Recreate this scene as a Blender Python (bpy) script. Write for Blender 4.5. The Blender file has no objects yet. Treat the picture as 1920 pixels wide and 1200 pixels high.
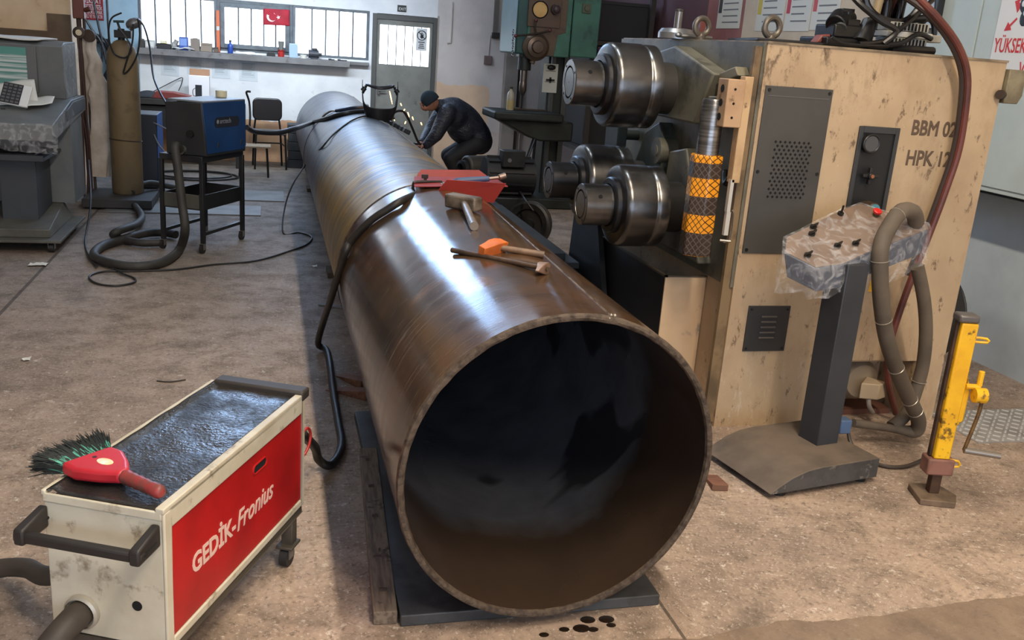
import bpy, bmesh, math, random
from mathutils import Vector, Matrix, noise
random.seed(11)
PI = math.pi
scene = bpy.context.scene
COL = scene.collection

# ------------------------------------------------------------------ camera
F_PX, PITCH, ROLL, YAW = 1750.0, 0.28267, 0.07441, 0.26605
CAM = Vector((-0.84975, -2.41865, 1.74625))
_cp, _sp, _c, _s = math.cos(PITCH), math.sin(PITCH), math.cos(YAW), math.sin(YAW)
FWD = Vector((_s*_cp, _c*_cp, -_sp))
_r0 = Vector((_c, -_s, 0)); _u0 = _r0.cross(FWD)
RIGHT = math.cos(ROLL)*_r0 + math.sin(ROLL)*_u0
UP = -math.sin(ROLL)*_r0 + math.cos(ROLL)*_u0
cd = bpy.data.cameras.new('camera'); cam = bpy.data.objects.new('camera', cd); COL.objects.link(cam)
cd.sensor_width = 36.0; cd.lens = 36.0*F_PX/1920.0; cd.clip_start = 0.02; cd.clip_end = 100
m = Matrix.Identity(4)
for i in range(3):
    m[i][0] = RIGHT[i]; m[i][1] = UP[i]; m[i][2] = -FWD[i]; m[i][3] = CAM[i]
cam.matrix_world = m
scene.camera = cam

# ------------------------------------------------------------------ world, exposure
w = bpy.data.worlds.new('overcast_sky'); scene.world = w; w.use_nodes = True
w.node_tree.nodes['Background'].inputs[0].default_value = (0.80, 0.90, 1.0, 1)
w.node_tree.nodes['Background'].inputs[1].default_value = 1.0
vs = scene.view_settings
vs.view_transform = 'Standard'; vs.look = 'None'; vs.exposure = 0.0; vs.gamma = 1.0; vs.use_curve_mapping = False
try:
    scene.cycles.max_bounces = 7; scene.cycles.sample_clamp_indirect = 4.0
except Exception:
    pass
WARM = (1.0, 0.86, 0.69); COOL = (0.80, 0.91, 1.0)
LAMP_W = 168.0         # one warm ceiling fitting
COOL_W = 28.0          # one cool ceiling fitting at the back
PANE_E = 3.6           # daylight on the frosted panes
HIGH_E = 17.0          # daylight in the high window of the back wall
# ceiling fittings: (x, y, length, colour, watts)
LAMPS = [(0.53, -4.2, 1.5, WARM, LAMP_W), (0.53, -1.9, 1.5, WARM, LAMP_W), (0.53, 0.4, 1.5, WARM, LAMP_W*.4), (0.53, 2.7, 1.5, COOL, COOL_W), (0.53, 5.0, 1.5, COOL, COOL_W),
         (-.75, 9.1, 3.0, COOL, 36.0)]      # last one: unseen floodlight added to brighten the back wall
# unseen roof panels added for cool fill: (x0, x1, y0, y1, emission)
ROOF_FILL = [(-2.6, 1.3, 8.6, 10.3, 2.6), (-3.6, -2.4, -3.5, 6.0, .9)]
GATE_FILL = 3.0           # glow of the gate added behind the viewer as cool fill

# ------------------------------------------------------------------ pixel rays: where the photograph fixes a real point
def ray(x, y):
    return FWD + RIGHT*((x-960)/F_PX) - UP*((y-600)/F_PX)
def aY(x, y, v): d = ray(x, y); return CAM + d*((v-CAM.y)/d.y)
def aZ(x, y, v=0.0): d = ray(x, y); return CAM + d*((v-CAM.z)/d.z)
def aX(x, y, v): d = ray(x, y); return CAM + d*((v-CAM.x)/d.x)
PR, PZ = 0.5, 0.54       # pipe radius and axis height
def aP(x, y, extra=0.0):
    d = ray(x, y); r = PR+extra
    a = d.x**2+d.z**2; b = 2*(CAM.x*d.x+(CAM.z-PZ)*d.z); c = CAM.x**2+(CAM.z-PZ)**2-r*r
    t = (-b-math.sqrt(max(b*b-4*a*c, 0)))/(2*a)
    return CAM + d*t
def pp(th, y, extra=0.0):     # point on the pipe, th from +x towards +z
    return Vector(((PR+extra)*math.cos(th), y, PZ+(PR+extra)*math.sin(th)))

# ------------------------------------------------------------------ mesh helpers
FRAME = {}
def cr(pts, sub):
    if len(pts) < 3 or sub <= 1: return [Vector(p) for p in pts]
    P = [Vector(p) for p in pts]; out = []
    for i in range(len(P)-1):
        p0 = P[max(i-1, 0)]; p1 = P[i]; p2 = P[i+1]; p3 = P[min(i+2, len(P)-1)]
        for k in range(sub):
            t = k/sub
            out.append(0.5*((2*p1)+(p2-p0)*t+(2*p0-5*p1+4*p2-p3)*t*t+(3*p1-p0-3*p2+p3)*t**3))
    out.append(P[-1]); return out
def frame_of(d):
    d = d.normalized(); a = Vector((0, 0, 1)) if abs(d.z) < .9 else Vector((1, 0, 0))
    u = d.cross(a).normalized(); return u, d.cross(u).normalized()
class MB:
    def __init__(s): s.v = []; s.f = []
    def add(s, vs, fs):
        b = len(s.v); s.v += [Vector(q) for q in vs]; s.f += [tuple(b+i for i in q) for q in fs]; return s
    def box(s, x0, x1, y0, y1, z0, z1, M=None):
        q = [Vector((x, y, z)) for z in (z0, z1) for y in (y0, y1) for x in (x0, x1)]
        if M: q = [M @ p for p in q]
        return s.add(q, [(0,2,3,1), (4,5,7,6), (0,1,5,4), (2,6,7,3), (0,4,6,2), (1,3,7,5)])
    def hexa(s, q):      # 8 points: 4 bottom ccw, 4 top ccw
        return s.add(q, [(3,2,1,0), (4,5,6,7), (0,1,5,4), (1,2,6,5), (2,3,7,6), (3,0,4,7)])
    def prism(s, poly, vec):
        n = len(poly); vec = Vector(vec); P = [Vector(p) for p in poly]
        nr = Vector((0,0,0))
        for i in range(n): nr += P[i].cross(P[(i+1) % n])
        if nr.dot(vec) < 0: P = P[::-1]
        return s.add(P+[p+vec for p in P], [tuple(range(n))[::-1], tuple(range(n, 2*n))]+[(i, (i+1) % n, n+(i+1) % n, n+i) for i in range(n)])
    def lathe(s, o, axis, prof, n=24, caps=True, a0=0, a1=2*PI):
        o = Vector(o); d = Vector(axis).normalized(); u, w_ = frame_of(d); b = len(s.v); m_ = len(prof); full = abs(a1-a0) > 2*PI-1e-4
        cnt = n if full else n+1
        for (r, t) in prof:
            for i in range(cnt):
                a = a0+(a1-a0)*i/n; s.v.append(o+d*t+(u*math.cos(a)+w_*math.sin(a))*r)
        for j in range(m_-1):
            for i in range(n):
                k = (i+1) % cnt; s.f.append((b+j*cnt+i, b+j*cnt+k, b+(j+1)*cnt+k, b+(j+1)*cnt+i))
        if caps and full:
            if prof[0][0] > 1e-5: s.f.append(tuple(b+i for i in range(n))[::-1])
            if prof[-1][0] > 1e-5: s.f.append(tuple(b+(m_-1)*cnt+i for i in range(n)))
        return s
    def cyl(s, a, b, r, r1=None, n=16, caps=True):
        a = Vector(a); b = Vector(b); return s.lathe(a, b-a, [(r, 0), (r if r1 is None else r1, (b-a).length)], n, caps)
    def tube(s, pts, r, n=8, sub=6, closed=False, caps=True):
        P = cr(list(pts)+([pts[0]] if closed else []), sub)
        if closed: P = P[:-1]
        m_ = len(P); b = len(s.v); u = None
        for i, p in enumerate(P):
            q0 = P[(i-1) % m_] if (closed or i > 0) else P[i]; q1 = P[(i+1) % m_] if (closed or i < m_-1) else P[i]
            d = (q1-q0)
            d = d.normalized() if d.length > 1e-9 else Vector((0,0,1))
            if u is None: u, w_ = frame_of(d)
            else:
                u = (u-d*u.dot(d)); u = u.normalized() if u.length > 1e-6 else frame_of(d)[0]; w_ = d.cross(u)
            rr = r(i/(m_-1)) if callable(r) else r
            for k in range(n):
                a = 2*PI*k/n; s.v.append(p+(u*math.cos(a)+w_*math.sin(a))*rr)
        for i in range(m_ if closed else m_-1):
            j = (i+1) % m_
            for k in range(n):
                l = (k+1) % n; s.f.append((b+i*n+k, b+i*n+l, b+j*n+l, b+j*n+k))
        if caps and not closed:
            s.f.append(tuple(b+k for k in range(n))[::-1]); s.f.append(tuple(b+(m_-1)*n+k for k in range(n)))
        return s
    def ell(s, c, r, n=16, m_=10, M=None):
        c = Vector(c); b = len(s.v); r = Vector(r) if hasattr(r, '__len__') else Vector((r, r, r))
        for j in range(m_+1):
            ph = PI*j/m_
            for i in range(n):
                a = 2*PI*i/n; q = Vector((r.x*math.sin(ph)*math.cos(a), r.y*math.sin(ph)*math.sin(a), -r.z*math.cos(ph)))
                s.v.append(c+(M @ q if M else q))
        for j in range(m_):
            for i in range(n):
                k = (i+1) % n; s.f.append((b+j*n+i, b+j*n+k, b+(j+1)*n+k, b+(j+1)*n+i))
        return s
    def ring(s, c, axis, R_, r, n=32, k=8):
        u, w_ = frame_of(Vector(axis)); c = Vector(c)
        return s.tube([c+(u*math.cos(2*PI*i/n)+w_*math.sin(2*PI*i/n))*R_ for i in range(n)], r, k, 1, True)
    def grid(s, fn, nu, nv, thick=0):
        b = len(s.v)
        for j in range(nv+1):
            for i in range(nu+1): s.v.append(Vector(fn(i/nu, j/nv)))
        W = nu+1
        for j in range(nv):
            for i in range(nu): s.f.append((b+j*W+i, b+j*W+i+1, b+(j+1)*W+i+1, b+(j+1)*W+i))
        return s
    def build(s, name, mat, parent=None, smooth=35, bevel=0, world=False, solid=0, seg=2):
        V = s.v
        if world and parent is not None:
            I = FRAME[parent.name].inverted(); V = [I @ q for q in V]
        me = bpy.data.meshes.new(name); me.from_pydata([tuple(q) for q in V], [], s.f); me.update()
        bm = bmesh.new(); bm.from_mesh(me); bmesh.ops.remove_doubles(bm, verts=bm.verts, dist=1e-5)
        bmesh.ops.recalc_face_normals(bm, faces=bm.faces); bm.to_mesh(me); bm.free()
        if smooth:
            me.polygons.foreach_set('use_smooth', [True]*len(me.polygons)); me.set_sharp_from_angle(angle=math.radians(smooth))
        o = bpy.data.objects.new(name, me); COL.objects.link(o)
        if mat is not None: me.materials.append(mat)
        if parent is not None:
            o.parent = parent; FRAME[o.name] = FRAME[parent.name]
        else: FRAME[o.name] = Matrix.Identity(4)
        if solid:
            md = o.modifiers.new('thickness', 'SOLIDIFY'); md.thickness = solid; md.offset = 0
        if bevel:
            md = o.modifiers.new('bevel', 'BEVEL'); md.width = bevel; md.segments = seg; md.limit_method = 'ANGLE'; md.angle_limit = math.radians(40)
        return o
def fork(x, y, z0, z1, w_):
    t_ = .004; return MB().prism([(x-w_,y-.017,z0),(x-w_,y-.017,z1),(x+w_,y-.017,z1),(x+w_,y-.017,z0),(x+w_-t_,y-.017,z0),(x+w_-t_,y-.017,z1-t_),(x-w_+t_,y-.017,z1-t_),(x-w_+t_,y-.017,z0)], (0,.034,0))
def tag(o, label=None, cat=None, group=None, kind=None):
    if label: o['label'] = label
    if cat: o['category'] = cat
    if group: o['group'] = group
    if kind: o['kind'] = kind
    return o
def thing(name, label, cat, loc=(0,0,0), rz=0, group=None):
    o = bpy.data.objects.new(name, None); COL.objects.link(o); o.empty_display_size = .1
    o.location = loc; o.rotation_euler = (0, 0, rz)
    FRAME[o.name] = Matrix.Translation(Vector(loc)) @ Matrix.Rotation(rz, 4, 'Z')
    return tag(o, label, cat, group)
def struct(o): o['kind'] = 'structure'; return o
def part_label(o, s): o['label'] = s; return o
def copy_tree(o, parent=None):
    c = o.copy(); COL.objects.link(c); c.parent = parent
    for ch in [q for q in bpy.data.objects if q.parent == o]: copy_tree(ch, c)
    return c
AX_FRONT = Matrix(((1,0,0),(0,0,-1),(0,1,0)))      # text on a face whose normal is -y
AX_LEFT = Matrix(((0,0,-1),(-1,0,0),(0,1,0)))      # normal -x
AX_RIGHT = Matrix(((0,0,1),(1,0,0),(0,1,0)))       # normal +x
def text(name, body, size, mat, parent, loc, ax, shear=0, sx=1, align='LEFT', extrude=.0006, space=1, bold=0, fat=0):
    cu = bpy.data.curves.new(name, 'FONT'); cu.body = body; cu.size = size; cu.shear = shear; cu.align_x = align
    cu.extrude = extrude; cu.space_character = space; cu.resolution_u = 3; cu.offset = bold; cu.bevel_depth = fat; cu.bevel_resolution = 0
    t = bpy.data.objects.new(name, cu); COL.objects.link(t)
    bpy.context.view_layer.update()
    me = bpy.data.meshes.new_from_object(t.evaluated_get(bpy.context.evaluated_depsgraph_get()))
    bpy.data.objects.remove(t); bpy.data.curves.remove(cu)
    M4 = Matrix.Translation(Vector(loc)) @ ax.to_4x4() @ Matrix.Diagonal((sx, 1, 1, 1))
    me.transform(Matrix.Diagonal((1, 1, .25 if fat else 1, 1))); me.transform(M4); me.materials.clear(); me.materials.append(mat)
    o = bpy.data.objects.new(name, me); COL.objects.link(o); o.parent = parent; FRAME[o.name] = FRAME[parent.name]
    return o

# ------------------------------------------------------------------ materials
def lin(r, g, b):
    def f(x):
        x /= 255.0
        return x/12.92 if x <= .04045 else ((x+.055)/1.055)**2.4
    return (f(r), f(g), f(b), 1)
class NT:
    def __init__(s, name):
        s.m = bpy.data.materials.new(name); s.m.use_nodes = True; s.t = s.m.node_tree; s.b = s.t.nodes['Principled BSDF']; s.tc = None
    def n(s, k, **kw):
        q = s.t.nodes.new(k)
        for a, v in kw.items(): setattr(q, a, v)
        return q
    def L(s, a, b): s.t.links.new(a, b)
    def co(s, scale=(1,1,1)):
        if s.tc is None: s.tc = s.n('ShaderNodeTexCoord')
        mp = s.n('ShaderNodeMapping'); mp.inputs['Scale'].default_value = scale; s.L(s.tc.outputs['Object'], mp.inputs['Vector']); return mp.outputs[0]
    def noise(s, scale=5, detail=5, stretch=(1,1,1), rough=.55, dist=0):
        q = s.n('ShaderNodeTexNoise'); q.inputs['Scale'].default_value = scale; q.inputs['Detail'].default_value = detail
        q.inputs['Roughness'].default_value = rough; q.inputs['Distortion'].default_value = dist; s.L(s.co(stretch), q.inputs['Vector']); return q.outputs['Fac']
    def rng(s, v, a, b, c=0, d=1):
        q = s.n('ShaderNodeMapRange'); q.inputs[1].default_value = a; q.inputs[2].default_value = b; q.inputs[3].default_value = c; q.inputs[4].default_value = d
        s.L(v, q.inputs[0]); return q.outputs[0]
    def mix(s, f, a, b):
        q = s.n('ShaderNodeMix', data_type='RGBA')
        for sock, v in ((q.inputs[0], f), (q.inputs[6], a), (q.inputs[7], b)):
            if isinstance(v, (int, float)): sock.default_value = v
            elif isinstance(v, tuple): sock.default_value = v
            else: s.L(v, sock)
        return q.outputs[2]
    def math(s, op, a, b=None, clamp=False):
        q = s.n('ShaderNodeMath', operation=op); q.use_clamp = clamp
        for sock, v in ((q.inputs[0], a), (q.inputs[1], b)):
            if v is None: continue
            if isinstance(v, (int, float)): sock.default_value = v
            else: s.L(v, sock)
        return q.outputs[0]
    def xyz(s):
        q = s.n('ShaderNodeSeparateXYZ'); s.L(s.co(), q.inputs[0]); return q.outputs
    def bump(s, v, strength=.3, dist=.01):
        q = s.n('ShaderNodeBump'); q.inputs['Strength'].default_value = strength; q.inputs['Distance'].default_value = dist
        s.L(v, q.inputs['Height']); s.L(q.outputs[0], s.b.inputs['Normal'])
    def base(s, v):
        if isinstance(v, tuple): s.b.inputs['Base Color'].default_value = v
        else: s.L(v, s.b.inputs['Base Color'])
    def rough(s, v):
        if isinstance(v, (int, float)): s.b.inputs['Roughness'].default_value = v
        else: s.L(v, s.b.inputs['Roughness'])
    def metal(s, v): s.b.inputs['Metallic'].default_value = v
MATS = {}
def mat(name, col, rough=.6, metal=0, col2=None, scale=6, lo=.42, hi=.62, dirt=None, dscale=3, dlo=.55, dhi=.7, bump=0, bscale=60, stretch=(1,1,1), damt=.85, spec=.5):
    if name in MATS: return MATS[name]
    t = NT(name); c = lin(*col)
    if col2: c = t.mix(t.rng(t.noise(scale, 5, stretch), lo, hi), c, lin(*col2))
    if dirt: c = t.mix(t.rng(t.noise(dscale, 7, (1,1,1), .65), dlo, dhi, 0, damt), c, lin(*dirt))
    t.base(c); t.rough(rough); t.metal(metal); t.b.inputs['Specular IOR Level'].default_value = spec
    if bump: t.bump(t.noise(bscale, 3), bump, .004)
    MATS[name] = t.m; return t.m
def emit(name, col, e):
    t = NT(name); t.base(lin(*col)); t.b.inputs['Emission Color'].default_value = lin(*col); t.b.inputs['Emission Strength'].default_value = e; MATS[name] = t.m; return t.m
# ------------------------------------------------------------------ the setting
YB, XR, XL, YF, ZC = 11.0, 3.62, -5.2, -7.0, 5.2
def floor_mat():
    t = NT('concrete_floor'); x, y, z = t.xyz()
    big = t.noise(.9, 6, rough=.6); mid = t.noise(5, 8, rough=.7); fine = t.noise(38, 6, rough=.75)
    c = t.mix(t.rng(big, .36, .64), lin(148,129,113), lin(188,164,143))
    c = t.mix(t.rng(mid, .46, .68, 0, .75), c, lin(102,89,76))
    c = t.mix(t.rng(fine, .52, .66, 0, .75), c, lin(88,76,64))
    c = t.mix(t.rng(t.noise(75, 4, rough=.7), .57, .64, 0, .6), c, lin(214,198,180))
    c = t.mix(t.rng(t.noise(11, 7, rough=.8), .56, .66, 0, .55), c, lin(112,88,74))
    fl = t.noise(22, 5, (1,1,1), .8)
    c = t.mix(t.rng(fl, .585, .64, 0, .7), c, lin(222,208,192))
    c = t.mix(t.rng(t.noise(2.2, 7, (1,1,1), .72, .6), .56, .70, 0, .6), c, lin(88,78,68))
    rear_grey = t.rng(t.math('ADD', y, t.math('MULTIPLY', t.math('SUBTRACT', big, .5), 2.5)), 1.5, 6.5, 0, .62)  # concrete gets greyer and darker towards the back left
    rear_grey = t.math('MULTIPLY', rear_grey, t.rng(x, 1.2, .2))
    c = t.mix(rear_grey, c, t.mix(t.rng(mid, .4, .65), lin(100,98,94), lin(80,78,76)))
    # joints of the slab
    def line(v, at_, wd): return t.math('LESS_THAN', t.math('ABSOLUTE', t.math('SUBTRACT', v, at_)), wd)
    j = t.math('MULTIPLY', line(x, -2.41, .012), t.math('GREATER_THAN', y, 3.2))
    j2 = t.math('MULTIPLY', line(x, .42, .006), t.math('LESS_THAN', y, .3))
    c = t.mix(t.math('MULTIPLY', t.math('ADD', j, j2, True), .75), c, lin(62,54,46))
    # newer, smoother strip towards the viewer
    edge = t.math('ADD', t.math('MULTIPLY', t.noise(3, 4), .12), t.math('MULTIPLY', x, -.03))
    nw = t.math('LESS_THAN', t.math('ADD', y, edge), -.045)
    nw = t.math('MULTIPLY', nw, t.math('GREATER_THAN', x, -.52))
    c = t.mix(t.math('MULTIPLY', nw, .8), c, t.mix(t.rng(t.noise(7, 5), .4, .65), lin(132,112,92), lin(112,94,78)))
    t.base(c); t.rough(t.rng(mid, .35, .7, .62, .88)); t.b.inputs['Specular IOR Level'].default_value = .35
    t.bump(t.math('ADD', fine, t.math('MULTIPLY', fl, .6)), .35, .006); return t.m
def wall_back_mat():
    t = NT('back_wall_plaster'); x, y, z = t.xyz()
    n = t.noise(2.5, 6)
    c = t.mix(t.rng(n, .4, .65), lin(236,238,240), lin(222,224,228))
    c = t.mix(t.rng(t.noise(9, 7, rough=.7), .62, .72, 0, .5), c, lin(160,155,150))
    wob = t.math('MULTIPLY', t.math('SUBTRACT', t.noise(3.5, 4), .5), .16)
    warm_low = t.math('LESS_THAN', t.math('ADD', z, wob), .56)  # warm lamp light along the foot of the wall, put into the colour
    c = t.mix(t.math('MULTIPLY', warm_low, .9), c, t.mix(t.rng(n, .4, .65), lin(222,170,118), lin(190,140,98)))
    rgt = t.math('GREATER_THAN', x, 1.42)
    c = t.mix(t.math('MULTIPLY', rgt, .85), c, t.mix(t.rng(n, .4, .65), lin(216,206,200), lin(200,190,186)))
    lit_patch = t.math('MULTIPLY', t.math('LESS_THAN', t.math('ADD', z, wob), 1.2), t.math('MULTIPLY', rgt, t.math('LESS_THAN', t.math('ADD', x, wob), 2.22)))  # pool of lamp light right of the door, painted peach
    c = t.mix(t.math('MULTIPLY', lit_patch, .85), c, t.mix(t.rng(n, .4, .65), lin(236,202,168), lin(222,186,152)))
    c = t.mix(t.math('LESS_THAN', x, -2.47), c, t.mix(t.rng(n, .4, .65), lin(168,196,214), lin(150,180,200)))
    t.base(c); t.rough(.8); t.bump(t.noise(14, 6), .15, .01); return t.m
def wall_right_mat():
    t = NT('right_wall_paint'); x, y, z = t.xyz(); n = t.noise(2, 6)
    c = t.mix(t.rng(n, .4, .65), lin(226,206,178), lin(212,190,162))
    c = t.mix(t.math('GREATER_THAN', y, 6.28), c, t.mix(t.rng(n, .4, .65), lin(170,112,104), lin(150,96,92)))
    c = t.mix(t.math('GREATER_THAN', y, 7.1), c, t.mix(t.rng(n, .4, .65), lin(112,80,84), lin(96,70,74)))
    c = t.mix(t.math('MULTIPLY', t.math('LESS_THAN', z, 1.13), t.math('LESS_THAN', y, 5.0)), c, t.mix(t.rng(n, .4, .65), lin(190,196,194), lin(172,178,176)))
    t.base(c); t.rough(.75); t.bump(t.noise(30, 4), .1, .005); return t.m
PLAIN = mat('plain_plaster', (176,166,152), .85, col2=(158,148,136), scale=2)
CEIL = mat('ceiling_sheet', (150,146,140), .85, col2=(132,128,122), scale=2)
struct(MB().box(XL-.3, XR+.3, YF-.3, YB+.3, -.3, 0).build('floor', floor_mat(), smooth=0))
cm_ = MB(); xs_ = sorted({XL-.3, XR+.3}|{r[0] for r in ROOF_FILL}|{r[1] for r in ROOF_FILL}); ys_ = sorted({YF-.3, YB+.3}|{r[2] for r in ROOF_FILL}|{r[3] for r in ROOF_FILL})
for xa, xb in zip(xs_[:-1], xs_[1:]):
    for ya, yb_ in zip(ys_[:-1], ys_[1:]):
        mx, my = (xa+xb)/2, (ya+yb_)/2
        if not any(r[0] < mx < r[1] and r[2] < my < r[3] for r in ROOF_FILL): cm_.box(xa, xb, ya, yb_, ZC, ZC+.2)
struct(cm_.build('ceiling', CEIL, smooth=0))
for k, (xa, xb, ya, yb_, e_) in enumerate(ROOF_FILL):  # glowing roof panels added as fill, numbered on after the real windows
    W = struct(MB().box(xa, xb, ya, ya+.05, ZC-.02, ZC+.1).box(xa, xb, yb_-.05, yb_, ZC-.02, ZC+.1).box(xa, xa+.05, ya+.05, yb_-.05, ZC-.02, ZC+.1).box(xb-.05, xb, ya+.05, yb_-.05, ZC-.02, ZC+.1).build('window_%d' % (5+k), mat('roof_fill_frame', (120,124,126), .5)))
    n_ = max(1, round((yb_-ya)/.9)); pm_ = emit('roof_fill_sheet_%d' % k, (214,232,255), e_)
    for q in range(n_): MB().box(xa+.05, xb-.05, ya+.05+q*(yb_-ya-.1)/n_+.005, ya+.05+(q+1)*(yb_-ya-.1)/n_-.005, ZC+.04, ZC+.05).build('pane', pm_, W, smooth=0)  # panes of the added roof panels
WX0, WX1, WZ0, WZ1 = -2.47, .49, 1.44, 2.09
DX0, DX1, DZ1 = .53, 1.42, 2.07
HX0, HX1, HZ0, HZ1 = -1.55, -.05, 2.75, 4.75
wb = MB(); ya, yb_ = YB, YB+.25
wb.box(XL, WX0, ya, yb_, 0, ZC); wb.box(WX0, WX1, ya, yb_, 0, WZ0); wb.box(WX1, DX0, ya, yb_, 0, WZ1); wb.box(WX0, DX0, ya, yb_, WZ1, HZ0)
wb.box(DX0, DX1, ya, yb_, DZ1, HZ0); wb.box(DX1, XR, ya, yb_, 0, ZC); wb.box(WX0, HX0, ya, yb_, HZ0, ZC); wb.box(HX1, DX1, ya, yb_, HZ0, ZC); wb.box(HX0, HX1, ya, yb_, HZ1, ZC)
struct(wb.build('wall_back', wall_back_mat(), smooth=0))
struct(MB().box(XR, XR+.25, YF, YB+.25, 0, ZC).build('wall_right', wall_right_mat(), smooth=0))
struct(MB().box(XL-.25, XL, YF, YB+.25, 0, ZC).build('wall_left', PLAIN, smooth=0))
GX0, GX1, GZ1 = -4.2, 3.0, 3.9
struct(MB().box(XL-.25, GX0, YF-.25, YF, 0, ZC).box(GX1, XR+.25, YF-.25, YF, 0, ZC).box(GX0, GX1, YF-.25, YF, GZ1, ZC).build('wall_front', PLAIN, smooth=0))
gt = MB()
for k in range(7): gt.box(GX0+k*(GX1-GX0)/6-.03, GX0+k*(GX1-GX0)/6+.03, YF-.1, YF-.02, 0, GZ1)
for z in (0.0, .9, 1.9, 2.9, GZ1-.06): gt.box(GX0, GX1, YF-.09, YF-.03, z, z+.06)
G2 = struct(gt.build('fill_gate', mat('fill_gate_frame', (104,110,114), .5), smooth=0)); gpm = emit('gate_sheet_fill', (206,226,255), GATE_FILL)  # unseen glowing gate, added to send cool fill from behind the viewer
for k in range(6):
    for za, zb_ in ((.06,.9),(.96,1.9),(1.96,2.9),(2.96,GZ1-.06)): MB().box(GX0+k*(GX1-GX0)/6+.03, GX0+(k+1)*(GX1-GX0)/6-.03, YF-.075, YF-.06, za, zb_).build('pane', gpm, G2, smooth=0)  # panes of the added gate

# ceiling fittings with their own light
HOUSE = mat('white_housing', (225,225,220), .4); TUBEW = emit('warm_tube', (255,228,190), 3); TUBEC = emit('cool_tube', (225,240,255), 3)
for i, (x, y, ln, colr, wt) in enumerate(LAMPS):
    t = thing('ceiling_light', ['long warm ceiling fitting behind the viewer, hindmost of the row', 'long warm ceiling fitting just behind the viewer', 'long warm ceiling fitting above the open pipe end',
        'long cool ceiling fitting above the pipe joint', 'long cool ceiling fitting above the ochre part of the pipe', 'added unseen cool floodlight tilted towards the back wall'][i],
        'ceiling light', (x, y, 4.95 if i < 5 else 2.38), 0 if i < 5 else PI/2, 'row of ceiling fittings along the pipe' if i < 5 else None)
    MB().box(-.09, .09, -ln/2, ln/2, .02, .08).build('housing', HOUSE, t, bevel=.006)
    MB().cyl((0,-ln/2+.1,.08), (0,-ln/2+.1,.25 if i < 5 else .1), .01).cyl((0,ln/2-.1,.08), (0,ln/2-.1,.25 if i < 5 else .1), .01).build('hanger', HOUSE, t)
    for sx in (-.045, .045):
        MB().cyl((sx,-ln/2+.04,.005), (sx,ln/2-.04,.005), .013, n=10).build('tube', TUBEW if colr == WARM else TUBEC, t)
    ld = bpy.data.lights.new('tube_light', 'AREA'); ld.shape = 'RECTANGLE'; ld.size = .16; ld.size_y = ln; ld.energy = wt; ld.color = colr
    lo = bpy.data.objects.new('tube_light', ld); COL.objects.link(lo); lo.parent = t; lo.location = (0,0,-.02)
    if i == 5: t.rotation_euler = (0, math.radians(-55), PI/2); ld.spread = math.radians(120)

# windows
STEEL = mat('grey_window_steel', (98,106,112), .5, col2=(80,86,92), scale=9)
PANE = emit('frosted_pane_daylight', (236,244,255), PANE_E); HIGHP = emit('high_pane_daylight', (172,208,255), HIGH_E)
def window(n, x0, x1, z0, z1, bars, border, pane, casement=False, zbars=()):
    W = struct(MB().box(x0, x0+border, YB+.02, YB+.09, z0, z1).box(x1-border, x1, YB+.02, YB+.09, z0, z1).box(x0+border, x1-border, YB+.02, YB+.09, z0, z0+border).box(x0+border, x1-border, YB+.02, YB+.09, z1-border, z1).build('window_%d' % n, STEEL, bevel=.004))
    i0, i1, k0, k1 = x0+border, x1-border, z0+border, z1-border
    if casement:
        b2 = .055
        MB().box(i0, i0+b2, YB-.01, YB+.06, k0, k1).box(i1-b2, i1, YB-.01, YB+.06, k0, k1).box(i0+b2, i1-b2, YB-.01, YB+.06, k0, k0+b2).box(i0+b2, i1-b2, YB-.01, YB+.06, k1-b2, k1).build('sash', STEEL, W, bevel=.004)
        i0 += b2; i1 -= b2; k0 += b2; k1 -= b2
    xs = [i0]+list(bars)+[i1]; zs = [k0]+list(zbars)+[k1]
    for b in bars: MB().box(b-.010, b+.010, YB+.03, YB+.06, k0, k1).build('bar', STEEL, W)
    for zb in zbars: MB().box(i0, i1, YB+.03, YB+.06, zb-.015, zb+.015).build('bar', STEEL, W)
    for a, b in zip(xs[:-1], xs[1:]):
        for c, d in zip(zs[:-1], zs[1:]):
            MB().box(a+.003, b-.003, YB+.062, YB+.070, c, d).build('pane', pane, W, smooth=0)
    return W
bx = lambda px, py=60: aY(px, py, YB).x
window(1, WX0, -1.50, WZ0, WZ1, [bx(291.5), bx(320), bx(348.5), bx(377)], .035, PANE)
window(2, -1.50, -.53, WZ0, WZ1, [bx(447), bx(471), bx(494.5), bx(517)], .04, PANE, True)
window(3, -.53, WX1, WZ0, WZ1, [bx(585), bx(611), bx(636), bx(662)], .035, PANE)
window(4, HX0, HX1, HZ0, HZ1, [-1.175, -.8, -.425], .04, HIGHP, False, [3.4, 4.05])
# door with glazed upper half
DOORM = mat('grey_door_paint', (134,134,128), .55, col2=(120,120,114), scale=3, dirt=(76,70,62), dscale=5, dlo=.62, dhi=.75)
D = struct(MB().box(DX0, DX0+.06, YB-.02, YB+.1, 0, DZ1).box(DX1-.06, DX1, YB-.02, YB+.1, 0, DZ1).box(DX0+.06, DX1-.06, YB-.02, YB+.1, DZ1-.07, DZ1).build('door_1', mat('dark_door_frame', (84,84,82), .55), bevel=.004))
gx0, gx1, gz0, gz1 = .635, 1.325, 1.41, 1.93
MB().box(DX0+.06, DX1-.06, YB+.01, YB+.06, .01, gz0).box(DX0+.06, gx0, YB+.01, YB+.06, gz0, DZ1-.07).box(gx1, DX1-.06, YB+.01, YB+.06, gz0, DZ1-.07).box(gx0, gx1, YB+.01, YB+.06, gz1, DZ1-.07).build('leaf', DOORM, D, smooth=0)
dbars = [gx0+(gx1-gx0)*k/6 for k in range(1, 6)]
for b in dbars: MB().box(b-.005, b+.005, YB+.015, YB+.04, gz0, gz1).build('bar', STEEL, D)
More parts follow.
